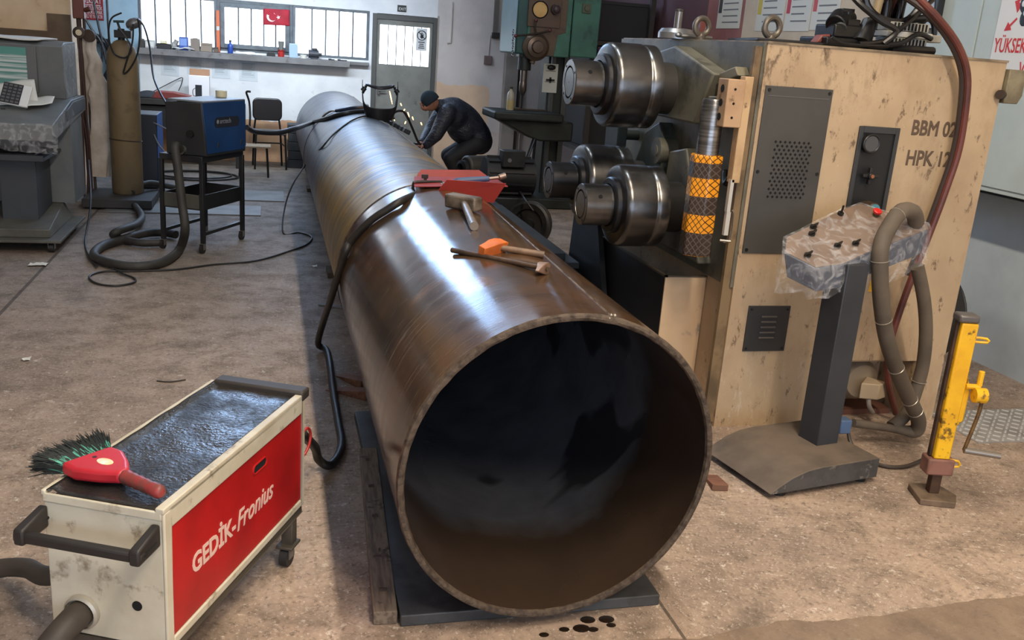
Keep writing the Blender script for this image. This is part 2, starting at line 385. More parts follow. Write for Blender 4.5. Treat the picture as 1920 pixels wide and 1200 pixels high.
for a, b in zip([gx0]+dbars, dbars+[gx1]): MB().box(a+.001, b-.001, YB+.042, YB+.05, gz0, gz1).build('pane', PANE, D, smooth=0)
MB().box(DX0+.09, DX0+.12, YB-.03, YB+.01, 1.0, 1.1).cyl((DX0+.105, YB-.05, 1.05), (DX0+.2, YB-.05, 1.05), .009).build('handle', mat('worn_steel', (120,118,114), .4, .7), D)
sg = tag(MB().box(1.135, 1.285, YB-.004, YB+.006, 1.62, 1.92).build('door_sign', mat('white_print', (226,228,230), .5), smooth=0), 'white prohibition sheet with a hand in a circle on the door glass', 'sign')
BLK = mat('black_print', (38,38,42), .5)
MB().ring((1.21, YB-.006, 1.825), (0,1,0), .062, .006, 28, 6).build('circle', BLK, sg)
MB().ell((1.212, YB-.006, 1.81), (.022,.003,.026), 12, 8).box(1.196,1.203,YB-.008,YB-.004,1.82,1.858).box(1.206,1.213,YB-.008,YB-.004,1.82,1.866).box(1.216,1.223,YB-.008,YB-.004,1.82,1.862).box(1.228,1.235,YB-.008,YB-.004,1.815,1.845).build('hand', BLK, sg)
MB().box(-.06,.06,-.002,.002,-.005,.005, Matrix.Translation((1.21,YB-.0085,1.825)) @ Matrix.Rotation(PI/4,4,'Y')).build('slash', BLK, sg, smooth=0)
for k, (a, zz) in enumerate([(.045,1.735), (.03,1.708), (.036,1.683), (.042,1.658)]): MB().box(1.21-a,1.21+a,YB-.0055,YB-.004,zz-.006,zz+.006).build('text_line', BLK, sg, smooth=0)
ex = tag(MB().box(.86, .98, YB-.02, YB-.001, 2.115, 2.2).build('exit_sign', mat('sign_black', (34,36,38), .4), bevel=.003), 'small black EXIT sign on the wall above the door', 'sign')
text('lettering', 'EXIT', .05, mat('white_letter', (230,230,228), .5), ex, (.875, YB-.0215, 2.135), AX_FRONT)
# sill ledge
LEDGE = mat('grey_ledge', (124,122,122), .7, col2=(104,102,102), scale=4, dirt=(84,78,74), dscale=8)
struct(MB().box(-2.47, .22, YB-.22, YB, 1.335, 1.415).box(.22, .49, YB-.1, YB, 1.37, 1.415).build('trim_1', LEDGE, bevel=.006))
struct(MB().box(1.42, 1.44, YB-.012, YB, 0, 2.1).build('trim_2', mat('wall_edge', (170,160,150), .8), smooth=0))
# wall trunking and socket box right of the door
TR = mat('pale_trunking', (190,182,174), .7)
t = thing('cable_trunking', 'pale vertical cable trunking on the back wall with a socket box', 'trunking', (2.24, YB, 1.6))
MB().box(-.03,.03,-.05,0,.32,1.2).box(.1,.16,-.06,0,.3,1.2).build('channel', mat('trunk_grey', (112,106,100), .7), t)
MB().box(-.04,.06,-.07,0,.26,.34).build('junction', mat('dark_box', (50,46,44), .6), t, bevel=.004)
MB().cyl((-.06,-.012,.3), (-.07,-.012,.02), .007).build('conduit', TR, t)
MB().box(-.13,-.02,-.05,0,-.1,.02).build('socket_box', mat('socket_pinkgrey', (120,100,98), .7), t, bevel=.008)
t = thing('wall_conduit', 'thin pale conduit dropping down the wall beside the door', 'conduit', (1.62, YB, 1.8))
MB().tube([(0,-.012,.5),(0,-.012,0),(-.005,-.012,-.04),(-.05,-.012,-.05)], .011, 6, 3).build('pipe', TR, t)
# corner casing pipes in the back corner
t = thing('corner_pipes', 'grey vertical casing with thin pipes on the back wall behind the drill', 'pipework', (2.5, YB-.003, 0))
MB().box(-.1,.1,-.12,0,0,2.6).build('casing', mat('casing_grey', (158,150,144), .7, col2=(138,130,124), scale=3), t, bevel=.01)
MB().cyl((.14,-.04,0),(.14,-.04,2.6),.018).build('riser', mat('riser_dark', (92,86,82), .6), t)
MB().cyl((.2,-.04,0),(.2,-.04,1.7),.014).build('riser', TR, t)

# ------------------------------------------------------------------ the pipe
L = 10.35; JY = 2.42
def pipe_near_mat():
    t = NT('dark_rusted_steel')
    st = t.noise(9, 6, (.6, 7, .6), .7); n = t.noise(3, 6); f = t.noise(60, 4, (.5,2,.5))
    c = t.mix(t.rng(n, .38, .64), lin(90,64,42), lin(60,46,34))
    c = t.mix(t.rng(st, .5, .7, 0, .6), c, lin(40,34,30))
    x, y, z = t.xyz()
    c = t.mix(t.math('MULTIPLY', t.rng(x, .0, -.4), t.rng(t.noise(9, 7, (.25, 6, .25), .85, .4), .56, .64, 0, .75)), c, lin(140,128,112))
    c = t.mix(t.rng(t.noise(45, 4, (.6, 1.5, .6), .8), .62, .70, 0, .6), c, lin(122,96,66))
    c = t.mix(t.rng(t.noise(2.1, 3), .62, .68, 0, .7), c, lin(128,86,44))
    t.base(c); t.metal(.0); t.rough(t.rng(t.noise(4, 5, (1,3,1)), .35, .65, .11, .20)); t.b.inputs['Specular IOR Level'].default_value = .6
    t.bump(t.math('ADD', t.math('ADD', f, st), t.noise(150, 3, (.6,1.4,.6), .7)), .04, .003); return t.m
def pipe_far_mat():
    t = NT('brushed_mill_steel'); x, y, z = t.xyz()
    st = t.noise(5, 7, (.6, 5, .6), .75); n = t.noise(2, 6); st2 = t.noise(3.2, 6, (.5, 2.4, .5), .7, 1.0)
    c = t.mix(t.rng(st, .4, .62), lin(94,99,108), lin(72,77,86))
    ochre = t.mix(t.rng(st2, .4, .62), lin(156,122,56), lin(116,96,56))
    yy = t.math('ADD', y, t.math('MULTIPLY', t.math('SUBTRACT', n, .5), 1.4))
    near = t.rng(yy, 4.6, 5.2, 1, 0)
    patch = t.rng(t.math('ADD', t.math('ADD', st2, .17), t.math('MULTIPLY', t.math('ABSOLUTE', t.math('ADD', x, .05)), -.6)), .46, .64, 1, .08)
    strip = t.math('MAXIMUM', patch, t.rng(yy, 2.7, 2.95, 1, 0))
    c = t.mix(t.math('MULTIPLY', near, strip), c, ochre)
    c = t.mix(t.rng(t.noise(11, 5, (.3, 6, .3), .8), .62, .70, 0, .6), c, lin(190,190,188))
    c = t.mix(t.rng(t.math('ABSOLUTE', t.math('SUBTRACT', x, .235)), .012, .04, .5, 0), c, lin(150,104,52))
    t.base(c); t.metal(.12); t.rough(t.rng(st, .35, .65, .3, .48)); t.bump(st, .15, .004); return t.m
def bore_mat():
    t = NT('oily_pipe_bore'); x, y, z = t.xyz(); n = t.noise(2, 5)
    c = t.mix(t.rng(n, .38, .62), lin(66,52,41), lin(54,44,36))
    yy = t.math('ADD', y, t.math('MULTIPLY', t.math('SUBTRACT', n, .5), .5))
    c = t.mix(t.rng(yy, .45, .62), c, t.mix(t.rng(t.noise(5, 5), .4, .65), lin(92,93,97), lin(80,81,86)))  # lit brown mouth and greyer shade deeper in, put into the colour
    c = t.mix(t.rng(t.noise(1.5, 3, (1,.8,1), .45, .6), .60, .63, 0, .8), c, lin(34,33,34))
    t.base(c); t.rough(t.rng(n, .3, .7, .10, .24)); t.metal(.0); t.b.inputs['Specular IOR Level'].default_value = .75; t.bump(t.noise(50, 4), .05, .003); return t.m
def rim_mat():
    return mat('flame_cut_edge', (96,82,68), .7, .3, col2=(66,54,44), scale=40, bump=.7, bscale=120)
PIPE = thing('steel_pipe', 'huge rusty welded steel pipe lying along the workshop floor, open end facing the viewer', 'pipe', (0,0,0))
def skew(p):
    k = max(0, 1-p.y/1.5); return Vector((p.x, p.y+(.058*p.x-.027*(p.z-PZ))*k, p.z))
def shell(y0, y1, r, nu, ny, name, m_, sk=False, wob=0):
    b = MB(); N = nu
    for j in range(ny+1):
        y = y0+(y1-y0)*j/ny
        for i in range(N):
            a = 2*PI*i/N; p = Vector((r*math.cos(a), y, PZ+r*math.sin(a)))
            b.v.append(skew(p) if sk else p)
    for j in range(ny):
        for i in range(N):
            k = (i+1) % N; b.f.append((j*N+i, j*N+k, (j+1)*N+k, (j+1)*N+i))
    return b.build(name, m_, PIPE, smooth=60)
RI = .478
o = shell(.004, JY, PR, 160, 30, 'pipe_section', pipe_near_mat(), True); part_label(o, 'dark brown rusted near section')
o = shell(JY, L, PR, 120, 40, 'pipe_section', pipe_far_mat()); part_label(o, 'ochre and grey far section')
o = shell(.004, L, RI, 120, 40, 'pipe_bore', bore_mat(), True); part_label(o, 'dark oily inside of the pipe')
b = MB(); N = 240
for j, (r, dy) in enumerate([(RI-.001, .006), (RI+.003, -.004), ((RI+PR)/2, -.007), (PR-.003, -.005), (PR+.001, .006)]):
    for i in range(N):
        a = 2*PI*i/N; q = .0016*(noise.noise(Vector((math.cos(a)*14, math.sin(a)*14, j*.6))))
        b.v.append(skew(Vector(((r+q)*math.cos(a), dy+q, PZ+(r+q)*math.sin(a)))))
for j in range(4):
    for i in range(N): k = (i+1) % N; b.f.append((j*N+i, j*N+k, (j+1)*N+k, (j+1)*N+i))
part_label(b.build('pipe_rim', rim_mat(), PIPE), 'rough cut rim of the open end')
b = MB(); N = 120
for j, (r, t_) in enumerate([(RI, L), (PR, L)]):
    for i in range(N): a = 2*PI*i/N; b.v.append(Vector((r*math.cos(a), t_, PZ+r*math.sin(a))))
for i in range(N): k = (i+1) % N; b.f.append((i, k, N+k, N+i))
b.build('far_rim', rim_mat(), PIPE)
BEAD = mat('weld_bead', (96,88,78), .45, .7, col2=(60,52,46), scale=30, bump=.8, bscale=70)
MB().ring((0,JY,PZ), (0,1,0), PR-.001, .006, 96, 6).build('weld_bead', BEAD, PIPE)
MB().ring((0,7.35,PZ), (0,1,0), PR-.001, .006, 96, 6).build('weld_bead', BEAD, PIPE)
def sx_(y): return .104+.045*min(y, 2.2)
MB().tube([pp(math.acos(sx_(y)/PR), y, -.0005) for y in (.0,.3,.7,1.1,1.6,2.1,JY)], .0028, 6, 4).build('seam_weld', mat('bright_seam', (168,150,122), .35, .6, col2=(90,70,50), scale=20), PIPE)
MB().tube([pp(math.acos(.235/PR), y, -.003) for y in (JY,4,6,8,L)], .009, 6, 3).build('seam_weld', BEAD, PIPE)
b = MB(); q = pp(math.acos(.104/PR), .0)
for k in range(9): b.ell(q+Vector((random.uniform(-.014,.014), random.uniform(-.012,.01), random.uniform(-.012,.004))), random.uniform(.003,.008), 8, 6)
b.build('tack_weld', mat('bright_weld', (170,158,140), .35, .8), PIPE)
# ------------------------------------------------------------------ bending machine
MX0, MX1, MY0, MY1, MZ1 = 1.31, 2.59, 1.52, 3.34, 1.853
BEIGE = None
def beige_mat():
    t = NT('scuffed_beige_paint'); n = t.noise(2.2, 6)
    c = t.mix(t.rng(n, .38, .66), lin(192,167,134), lin(174,148,117))
    c = t.mix(t.rng(t.noise(16, 8, (1,1,.45), .75), .585, .64, 0, .8), c, lin(92,72,54))
    x, y, z = t.xyz()
    up_ = t.math('MULTIPLY', t.rng(z, 1.45, 1.8), t.rng(x, .1, -.5))
    c = t.mix(t.math('MULTIPLY', up_, t.rng(t.noise(11, 8, (1,1,.4), .8), .52, .6, 0, .85)), c, lin(80,60,44))
    c = t.mix(t.math('MULTIPLY', t.rng(z, .6, .1), t.rng(t.noise(13, 7, (1.6,1,.5), .8), .55, .62, 0, .6)), c, lin(206,194,172))
    c = t.mix(t.rng(t.noise(3, 6, (1,1,.5), .7), .50, .72, 0, .6), c, lin(146,118,88))
    c = t.mix(t.rng(t.noise(28, 4, (1,1,1), .8), .69, .73, 0, .5), c, lin(226,212,190))
    t.base(c); t.rough(.5); t.bump(t.noise(90, 3), .08, .003); return t.m
BEIGE = beige_mat()
OILY = mat('oily_greygreen_casting', (116,112,96), .45, col2=(92,88,74), scale=4, dirt=(46,42,34), dscale=5, dlo=.5, dhi=.68, bump=.2, bscale=30)
DGREY = mat('dark_grey_panel', (72,70,66), .55, col2=(64,62,58), scale=3)
BLACKM = mat('oily_black_steel', (38,38,38), .45, .3, col2=(28,28,29), scale=4)
GUNM = mat('gunmetal_roller', (118,116,114), .26, .9, col2=(88,86,84), scale=5, stretch=(1,1,1), dirt=(76,68,60), dscale=3, damt=.5)
DARKR = mat('dark_oiled_steel', (70,70,72), .32, .85, col2=(54,54,56), scale=6)
VOID = mat('black_void', (10,10,10), .9)
BM = thing('bending_machine', 'large scuffed beige profile bending machine with three steel rollers', 'bending machine', (1.95, 2.4, 0))
T = FRAME[BM.name].inverted()
def bm(mb, name, m_, parent=None, **k): return mb.build(name, m_, parent or BM, world=True, **k)
RX0, RX1, RZ = 1.95, 2.42, .335
bodym = MB().box(MX0, RX0, MY0, MY1, .0, MZ1).box(RX0, RX1, MY0, MY1, RZ, MZ1).box(RX1, MX1, MY0, MY1, 0, MZ1).box(RX0, RX1, MY0+.28, MY1, 0, RZ)
body = bm(bodym, 'body', BEIGE, smooth=0)
# working face plate (oily casting) on the roller side
bm(MB().box(MX0-.015, MX0-.0005, MY0+.006, MY1, .72, MZ1-.001), 'roller_face', OILY, smooth=0)
bm(MB().box(MX0-.05, MX0-.0005, 1.0+.535, 1.0+.56, .02, MZ1-.02), 'corner_flange', mat('dirty_ochre_steel', (132,108,76), .6, col2=(96,78,56), scale=5, dirt=(60,48,36), dscale=6), smooth=0)
bm(MB().box(MX0-.002, MX1+.004, MY0-.006, MY1, MZ1-.004, MZ1+.006), 'top_plate', mat('worn_top_edge', (150,132,106), .5, col2=(104,92,76), scale=8), smooth=0)
# perforated dark panel
pan = bm(MB().box(1.327, 1.672, MY0-.008, MY0, .893, 1.668), 'vent_panel', DGREY, bevel=.002)
for (x, z) in ((1.345,1.65),(1.655,1.65),(1.345,.91),(1.655,.91),(1.345,1.28),(1.655,1.28)):
    bm(MB().cyl((x,MY0-.012,z),(x,MY0-.008,z),.008,n=8), 'screw', mat('screw_dark', (48,46,44), .4, .6), pan)
hb = MB(); nrow = 15
for r_ in range(nrow):
    for k in range(8):
        x = 1.415+k*.0245+(.01225 if r_ % 2 else 0); z = 1.165+r_*.0182; h = .0078
        hb.add([(x-h,MY0-.0086,z),(x,MY0-.0086,z-h),(x+h,MY0-.0086,z),(x,MY0-.0086,z+h)], [(0,1,2,3)])
o = bm(hb, 'perforation', VOID, pan, smooth=0); o['kind'] = 'stuff'
bm(MB().box(1.345, 1.655, MY0-.0095, MY0-.008, 1.622, 1.626), 'crease', mat('panel_edge', (92,90,86), .5), pan, smooth=0)
# gauge recess
gx0, gx1, gz0, gz1 = 1.843, 2.062, 1.02, 1.513
gb = bm(MB().box(gx0, gx0+.022, MY0-.012, MY0-.001, gz0, gz1).box(gx1-.022, gx1, MY0-.012, MY0-.001, gz0, gz1).box(gx0+.022, gx1-.022, MY0-.012, MY0-.001, gz1-.03, gz1).box(gx0+.022, gx1-.022, MY0-.012, MY0-.001, gz0, gz0+.022), 'gauge_frame', mat('black_frame', (54,56,58), .5), bevel=.002)
bm(MB().box(gx0+.02, gx1-.02, MY0-.004, MY0-.0015, gz0+.02, gz1-.02), 'recess_back', mat('recess_black', (26,27,28), .5), gb, smooth=0)
bm(MB().cyl((1.905,MY0-.03,1.435),(1.905,MY0-.002,1.435),.042,n=28).ring((1.905,MY0-.03,1.435),(0,1,0),.041,.005,28,6), 'pressure_gauge', mat('gauge_bezel', (60,60,60), .35, .7), gb)
bm(MB().cyl((1.905,MY0-.032,1.435),(1.905,MY0-.0295,1.435),.036,n=24), 'gauge_face', mat('gauge_glass', (74,76,78), .15), gb)
bm(MB().cyl((1.925,MY0-.05,1.285),(1.925,MY0-.002,1.285),.016,n=12).box(1.885,1.97,MY0-.04,MY0-.02,1.277,1.293).box(1.917,1.933,MY0-.04,MY0-.02,1.245,1.325), 'valve_knob', mat('black_plastic', (32,32,33), .4), gb, bevel=.003)
bm(MB().cyl((1.925,MY0-.056,1.285),(1.925,MY0-.05,1.285),.009,n=10), 'knob_button', mat('copper_button', (170,110,80), .4, .5), gb)
kb = MB().lathe((1.94,MY0-.002,1.135),(0,-1,0),[(.026,0),(.026,.03),(.032,.034),(.03,.085),(.026,.09)],20)
bm(kb, 'regulator_knob', mat('brown_knob', (74,60,50), .5, .3), gb)
bm(MB().cyl((1.94,MY0-.098,1.135),(1.94,MY0-.092,1.135),.0255,n=18), 'blue_cap', mat('cyan_cap', (86,150,170), .4), gb)
# lower louvre plate
lv = bm(MB().box(1.405, 1.632, MY0-.008, MY0, .40, .632), 'louvre_plate', mat('louvre_black', (52,50,48), .5), bevel=.002)
for k in range(5): bm(MB().box(1.478, 1.562, MY0-.014, MY0-.008, .465+k*.027, .475+k*.027), 'louvre', mat('louvre_lip', (92,84,76), .5), lv, bevel=.003)
for (x, z) in ((1.42,.615),(1.617,.615),(1.42,.415),(1.617,.415)): bm(MB().cyl((x,MY0-.011,z),(x,MY0-.008,z),.006,n=8), 'screw', mat('screw_dark', (48,46,44), .4, .6), lv)
# hatch
ht = bm(MB().box(1.93, 2.36, MY0-.007, MY0-.0005, .342, .86), 'hatch', BEIGE, bevel=.002)
bm(MB().box(2.05, 2.115, MY0-.009, MY0-.007, .708, .765), 'yellow_sticker', mat('sticker_yellow', (226,168,30), .5), ht, smooth=0)
# stencilled number
ST = mat('stencil_grey', (96,78,62), .7)
text('stencil', 'BBM 02', .098, ST, BM, T @ Vector((2.128, MY0-.0012, 1.487)), AX_FRONT, sx=.82, extrude=.0004, fat=.0028)
text('stencil', 'HPK 120', .100, ST, BM, T @ Vector((2.128, MY0-.0012, 1.343)), AX_FRONT, sx=.80, extrude=.0004, fat=.0028)
# motor terminal box inside the recess
mo = bm(MB().lathe((2.17,MY0+.10,.20),(0,1,0),[(.0,-.03),(.09,-.03),(.11,0),(.11,.15)],20), 'recess_motor', mat('motor_grey', (150,134,112), .6, dirt=(70,58,46), dscale=8), smooth=40)
bm(MB().hexa([(2.10,1.50,.14),(2.19,1.47,.14),(2.26,1.50,.14),(2.2,1.6,.14),(2.10,1.50,.225),(2.19,1.47,.225),(2.26,1.50,.225),(2.2,1.6,.225)]), 'terminal_box', mat('terminal_beige', (186,164,134), .55), mo, bevel=.006)
bm(MB().tube([(2.16,1.5,.14),(2.165,1.49,.1),(2.2,1.5,.06),(2.22,1.55,.05)], .012, 8), 'cable_gland', mat('gland_grey', (150,140,128), .5), mo)
bm(MB().box(2.0,2.06,MY0+.2,MY0+.275,0.0,.3).box(1.96,2.4,MY0+.1,MY0+.25,0,.03), 'recess_frame', mat('rust_frame', (110,72,56), .7), None, smooth=0)
# bracket at the right top corner
bk = bm(MB().prism([(2.60,1.50,1.82),(2.68,1.50,1.82),(2.70,1.50,1.80),(2.70,1.50,1.70),(2.68,1.50,1.66),(2.60,1.50,1.66)], (0,.08,0)), 'corner_bracket', mat('bracket_khaki', (150,140,112), .5, col2=(110,100,80), scale=6), bevel=.004)
bm(MB().cyl((2.56,1.49,1.70),(2.6,1.52,1.70),.022,n=12), 'bracket_pin', mat('pin_brown', (60,46,36), .5), bk)
# tray beside the roller face
tr = bm(MB().box(1.085, 1.10, 1.815, 3.3, 0, .70).box(1.085, 1.30, 3.285, 3.3, 0, .70).box(1.085, 1.30, 1.815, 3.3, .02, .04), 'side_tray', BLACKM, smooth=0)
bm(MB().box(1.083, 1.308, 1.803, 1.815, .01, .702), 'tray_front', mat('tray_beige', (206,176,140), .5, col2=(190,160,126), scale=3, dirt=(120,116,108), dscale=1.7, dlo=.58, dhi=.62, damt=.8), tr, bevel=.003)
bm(MB().box(1.08, 1.094, 1.80, 3.3, .698, .708).box(1.08,1.31,1.80,1.815,.70,.708), 'tray_lip', mat('tray_edge', (90,80,68), .5, .4), tr, smooth=0)
bm(MB().prism([(1.04,2.35,.0),(1.04,3.3,.0),(1.04,3.2,.78),(1.04,2.75,.78)], (.03,0,0)), 'tray_web', BLACKM, tr, smooth=0)
# rollers: shaft along -x
def roller(y, z, xe, xd0, xd1, rd, rs, nm):
    r = bm(MB().lathe((xd1,y,z), (-1,0,0), [(rd*.86,-.05),(rd*.99,-.045),(rd*.99,0),(rd*.97,.012),(rd*.955,.018),(rd*.955,.024),(rd,.028),(rd,xd1-xd0-.035),(rd*.985,xd1-xd0-.016),(rd*.94,xd1-xd0-.004),(rd*.86,xd1-xd0),(rs*1.35,xd1-xd0+.001)], 64, caps=False), 'roller_drum', GUNM, smooth=30)
    bm(MB().lathe((xd0,y,z), (-1,0,0), [(rs*1.36,-.01),(rs*1.36,.022),(rs*1.3,.028),(rs*1.05,.03)], 48, caps=False), 'shaft_collar', DARKR, r, smooth=30)
    n0 = xd0-xe
    bm(MB().lathe((xd0,y,z), (-1,0,0), [(rs,.0),(rs,n0-.004),(rs*.97,n0),(rs*.72,n0),(rs*.70,n0-.012),(rs*.64,n0-.012),(rs*.63,n0-.001),(.004,n0-.001),(0,n0-.006)], 48, caps=False), 'roller_shaft', GUNM if nm else DARKR, r, smooth=30)
    for a in (.9, 2.6, 4.1, 5.6):
        bm(MB().cyl((xe-.0012, y+rs*.85*math.cos(a), z+rs*.85*math.sin(a)), (xe+.004, y+rs*.85*math.cos(a), z+rs*.85*math.sin(a)), .006, n=8), 'shaft_bolt', VOID, r)
    h = Vector((0,-math.cos(.55),math.sin(.55)))*rs
    c = Vector((xe+n0*.42, y, z))
    bm(MB().cyl(c+h*.99, c+h*1.012, .011, n=12), 'shaft_hole', VOID, r)
    bm(MB().cyl((xd1+.04,y,z),(MX0,y,z),rd*.62,n=32), 'bearing_hub', mat('greasy_hub', (50,46,40), .5), r)
    return r
roller(2.32, 1.60, .650, .835, 1.045, .215, .115, True)
roller(2.60, 1.055, .665, .84, 1.06, .207, .102, False)
roller(2.065, 1.012, .685, .86, 1.045, .209, .105, True)
# swing arms behind the rollers
bm(MB().prism([(1.2,1.95,1.45),(1.2,2.5,1.45),(1.2,2.55,1.78),(1.2,2.3,1.82),(1.2,1.8,1.70)], (.1,0,0)), 'upper_arm', OILY, bevel=.01)
bm(MB().prism([(1.215,2.45,.78),(1.215,2.95,.78),(1.215,2.6,1.35),(1.215,2.42,1.42),(1.215,2.3,1.3)], (.085,0,0)), 'swing_arm', mat('green_grey_arm', (80,86,76), .5, col2=(64,68,60), scale=4, dirt=(40,38,32), dscale=6), bevel=.01)
bm(MB().prism([(1.22,1.75,.78),(1.22,2.3,.78),(1.22,2.25,1.28),(1.22,2.05,1.32)], (.08,0,0)), 'swing_arm', OILY, bevel=.01)
bm(MB().cyl((1.19,2.36,1.27),(1.31,2.36,1.27),.07,n=24).cyl((1.185,2.36,1.27),(1.19,2.36,1.27),.03,n=16), 'pivot', OILY)
bm(MB().prism([(1.235,1.62,1.70),(1.235,1.66,1.74),(1.235,2.15,1.62),(1.235,2.12,1.57)], (.07,0,0)), 'arm_rib', mat('arm_rib_olive', (128,120,98), .5, col2=(98,92,74), scale=6), bevel=.006)
# lateral guide: arm, block, steel rod and banded sleeve
ga = bm(MB().hexa([(1.12,1.66,1.46),(1.2,1.62,1.46),(1.30,1.75,1.46),(1.30,1.83,1.46),(1.12,1.66,1.60),(1.2,1.62,1.60),(1.30,1.75,1.60),(1.30,1.83,1.60)]), 'guide_arm', mat('arm_grey', (92,92,86), .45, .4), bevel=.006)
TAN = mat('tan_paint', (186,152,116), .5, col2=(164,130,98), scale=6, dirt=(90,64,44), dscale=14, dlo=.6, dhi=.68)
bl = bm(MB().box(1.118, 1.205, 1.47, 1.57, 1.475, 1.685), 'guide_block', TAN, ga, bevel=.004)
for k in range(3):
    z = 1.518+k*.062
    bm(MB().cyl((1.155,1.4685,z),(1.155,1.47,z),.006,n=8), 'block_hole', VOID, bl)
    bm(MB().cyl((1.1165,1.52,z),(1.118,1.52,z),.017,n=14), 'block_bore', VOID, bl)
bm(MB().box(1.208, 1.25, 1.49, 1.54, 1.225, 1.70), 'guide_bar', mat('tan_bar', (200,168,126), .5, col2=(178,146,106), scale=6, dirt=(90,64,44), dscale=14, dlo=.62, dhi=.68), ga, bevel=.003)
GX, GY = 1.115, 1.585
bm(MB().lathe((GX,GY,1.30),(0,0,1),[(.05,0),(.052,.02),(.052,.28),(.047,.29)],28), 'guide_rod', mat('turned_steel', (150,148,146), .3, .95, col2=(112,110,108), scale=18, stretch=(.3,.3,6)), ga, smooth=30)
def sleeve_mat():
    t = NT('amber_black_banded_sleeve'); x, y, z = t.xyz()
    zz = t.math('SUBTRACT', z, .86)
    def band(a, b): return t.math('MULTIPLY', t.math('GREATER_THAN', zz, a), t.math('LESS_THAN', zz, b))
    yel = t.math('ADD', t.math('ADD', band(.445, .50), band(.29, .375)), t.math('ADD', band(.12, .205), band(-.03, .012)), True)
    u = t.math('MULTIPLY', t.math('SUBTRACT', x, t.math('MULTIPLY', y, .9)), 85)
    v = t.math('MULTIPLY', zz, 90)
    d1 = t.math('ABSOLUTE', t.math('SINE', t.math('ADD', u, v))); d2 = t.math('ABSOLUTE', t.math('SINE', t.math('SUBTRACT', u, v)))
    net = t.rng(t.math('MINIMUM', d1, d2), .16, .34)
    c = t.mix(yel, lin(62,50,42), t.mix(net, lin(70,46,22), lin(240,156,34)))
    c = t.mix(t.math('MULTIPLY', t.math('SUBTRACT', 1.0, net), t.math('SUBTRACT', 1.0, yel)), c, lin(96,84,76))
    t.base(c); t.rough(.3); t.bump(net, .25, .003); return t.m
sl = MB()
hexp = [(GX+.078*math.cos(a), GY+.078*math.sin(a)) for a in [math.radians(22+60*k) for k in range(6)]]
sl.prism([(x, y, .868) for x, y in hexp], (0,0,.472)); bm(sl, 'guide_sleeve', sleeve_mat(), ga, bevel=.008)
bm(MB().box(1.205,1.222,1.49,1.515,1.09,1.24).box(1.207,1.228,1.492,1.513,.98,1.09), 'scale_ruler', mat('ruler_white', (190,186,176), .4), ga, smooth=0)
bm(MB().tube([(1.2,1.5,.955),(1.235,1.485,.955),(1.237,1.485,1.08),(1.227,1.485,1.1)], .004, 6, 2).cyl((1.195,1.5,.955),(1.24,1.48,.955),.007,n=8), 'ruler_clamp', mat('chrome_rod', (170,166,160), .25, .9), ga)
bm(MB().tube([(1.29,1.72,1.25),(1.27,1.66,1.2),(1.275,1.6,1.28),(1.29,1.58,1.36)], .016, 8), 'arm_hose', BLACKM, ga)
# pulley guard behind the right side
fw = bm(MB().cyl((2.66,1.86,.50),(2.76,1.86,.50),.24,n=40).ring((2.76,1.86,.5),(1,0,0),.23,.012,40,6), 'pulley', mat('pulley_black', (26,26,27), .5), smooth=30)
bm(MB().cyl((2.59,1.86,.50),(2.66,1.86,.50),.06,n=20), 'pulley_shaft', DARKR, fw)

# things standing on the machine top
def lift_eye(px, y, lab):
    p = aY(px, 76, y); t = thing('lifting_eye', lab, 'eye bolt', (p.x, y, MZ1+.006), .5, 'lifting eyes on the machine')
    IR = mat('grey_iron', (118,110,100), .45, .6, col2=(90,84,76), scale=9)
    MB().lathe((0,0,0),(0,0,1),[(.03,0),(.03,.012),(.02,.02),(.017,.03)],16).build('eye_shank', IR, t)
    MB().ring((0,0,.066),(.35,1,0),.042,.015,28,10).build('eye_ring', IR, t)
lift_eye(1444, 1.68, 'iron lifting eye on the machine top beside the black plate')
lift_eye(1313, 2.3, 'iron lifting eye on the machine top beside the dividing head')
p = aY(1268, 70, 2.5)
t = thing('dividing_head', 'round bright steel dial block on the far end of the machine top', 'dial block', (p.x, 2.5, MZ1+.006))
MB().lathe((0,0,0),(0,0,1),[(.1,0),(.1,.03),(.085,.05),(.04,.055)],32).build('dial_body', mat('bright_steel', (170,172,174), .3, .85), t, smooth=30)
MB().cyl((.0,0,.05),(.0,0,.14),.02,n=16).lathe((0,0,.14),(0,0,1),[(.014,0),(.022,.01),(.0,.018)],16).build('spindle_post', mat('bright_steel2', (150,146,142), .3, .85), t)
MB().tube([(-.02,-.1,.015),(.06,-.11,.015),(.16,-.1,.015)],.01,8,3).ell((-.03,-.1,.018),(.022,.014,.014),10,8).build('wrench_arm', mat('tool_steel', (140,140,140), .35, .85), t)
MB().box(.12,.17,-.03,.02,0,.11).build('clamp_block', mat('clamp_red', (110,54,48), .5), t, bevel=.004)
p0 = aY(1395, 78, 1.62)
o = tag(MB().prism([(1.30,1.60,MZ1+.006),(1.62,1.58,MZ1+.006),(1.80,1.72,MZ1+.006),(1.8,2.1,MZ1+.006),(1.4,2.1,MZ1+.006)], (0,0,.014)).build('black_plate', mat('black_rubber', (22,22,22), .5), bevel=.004), 'black rubber sheet lying on the machine top under the valves', 'rubber sheet')
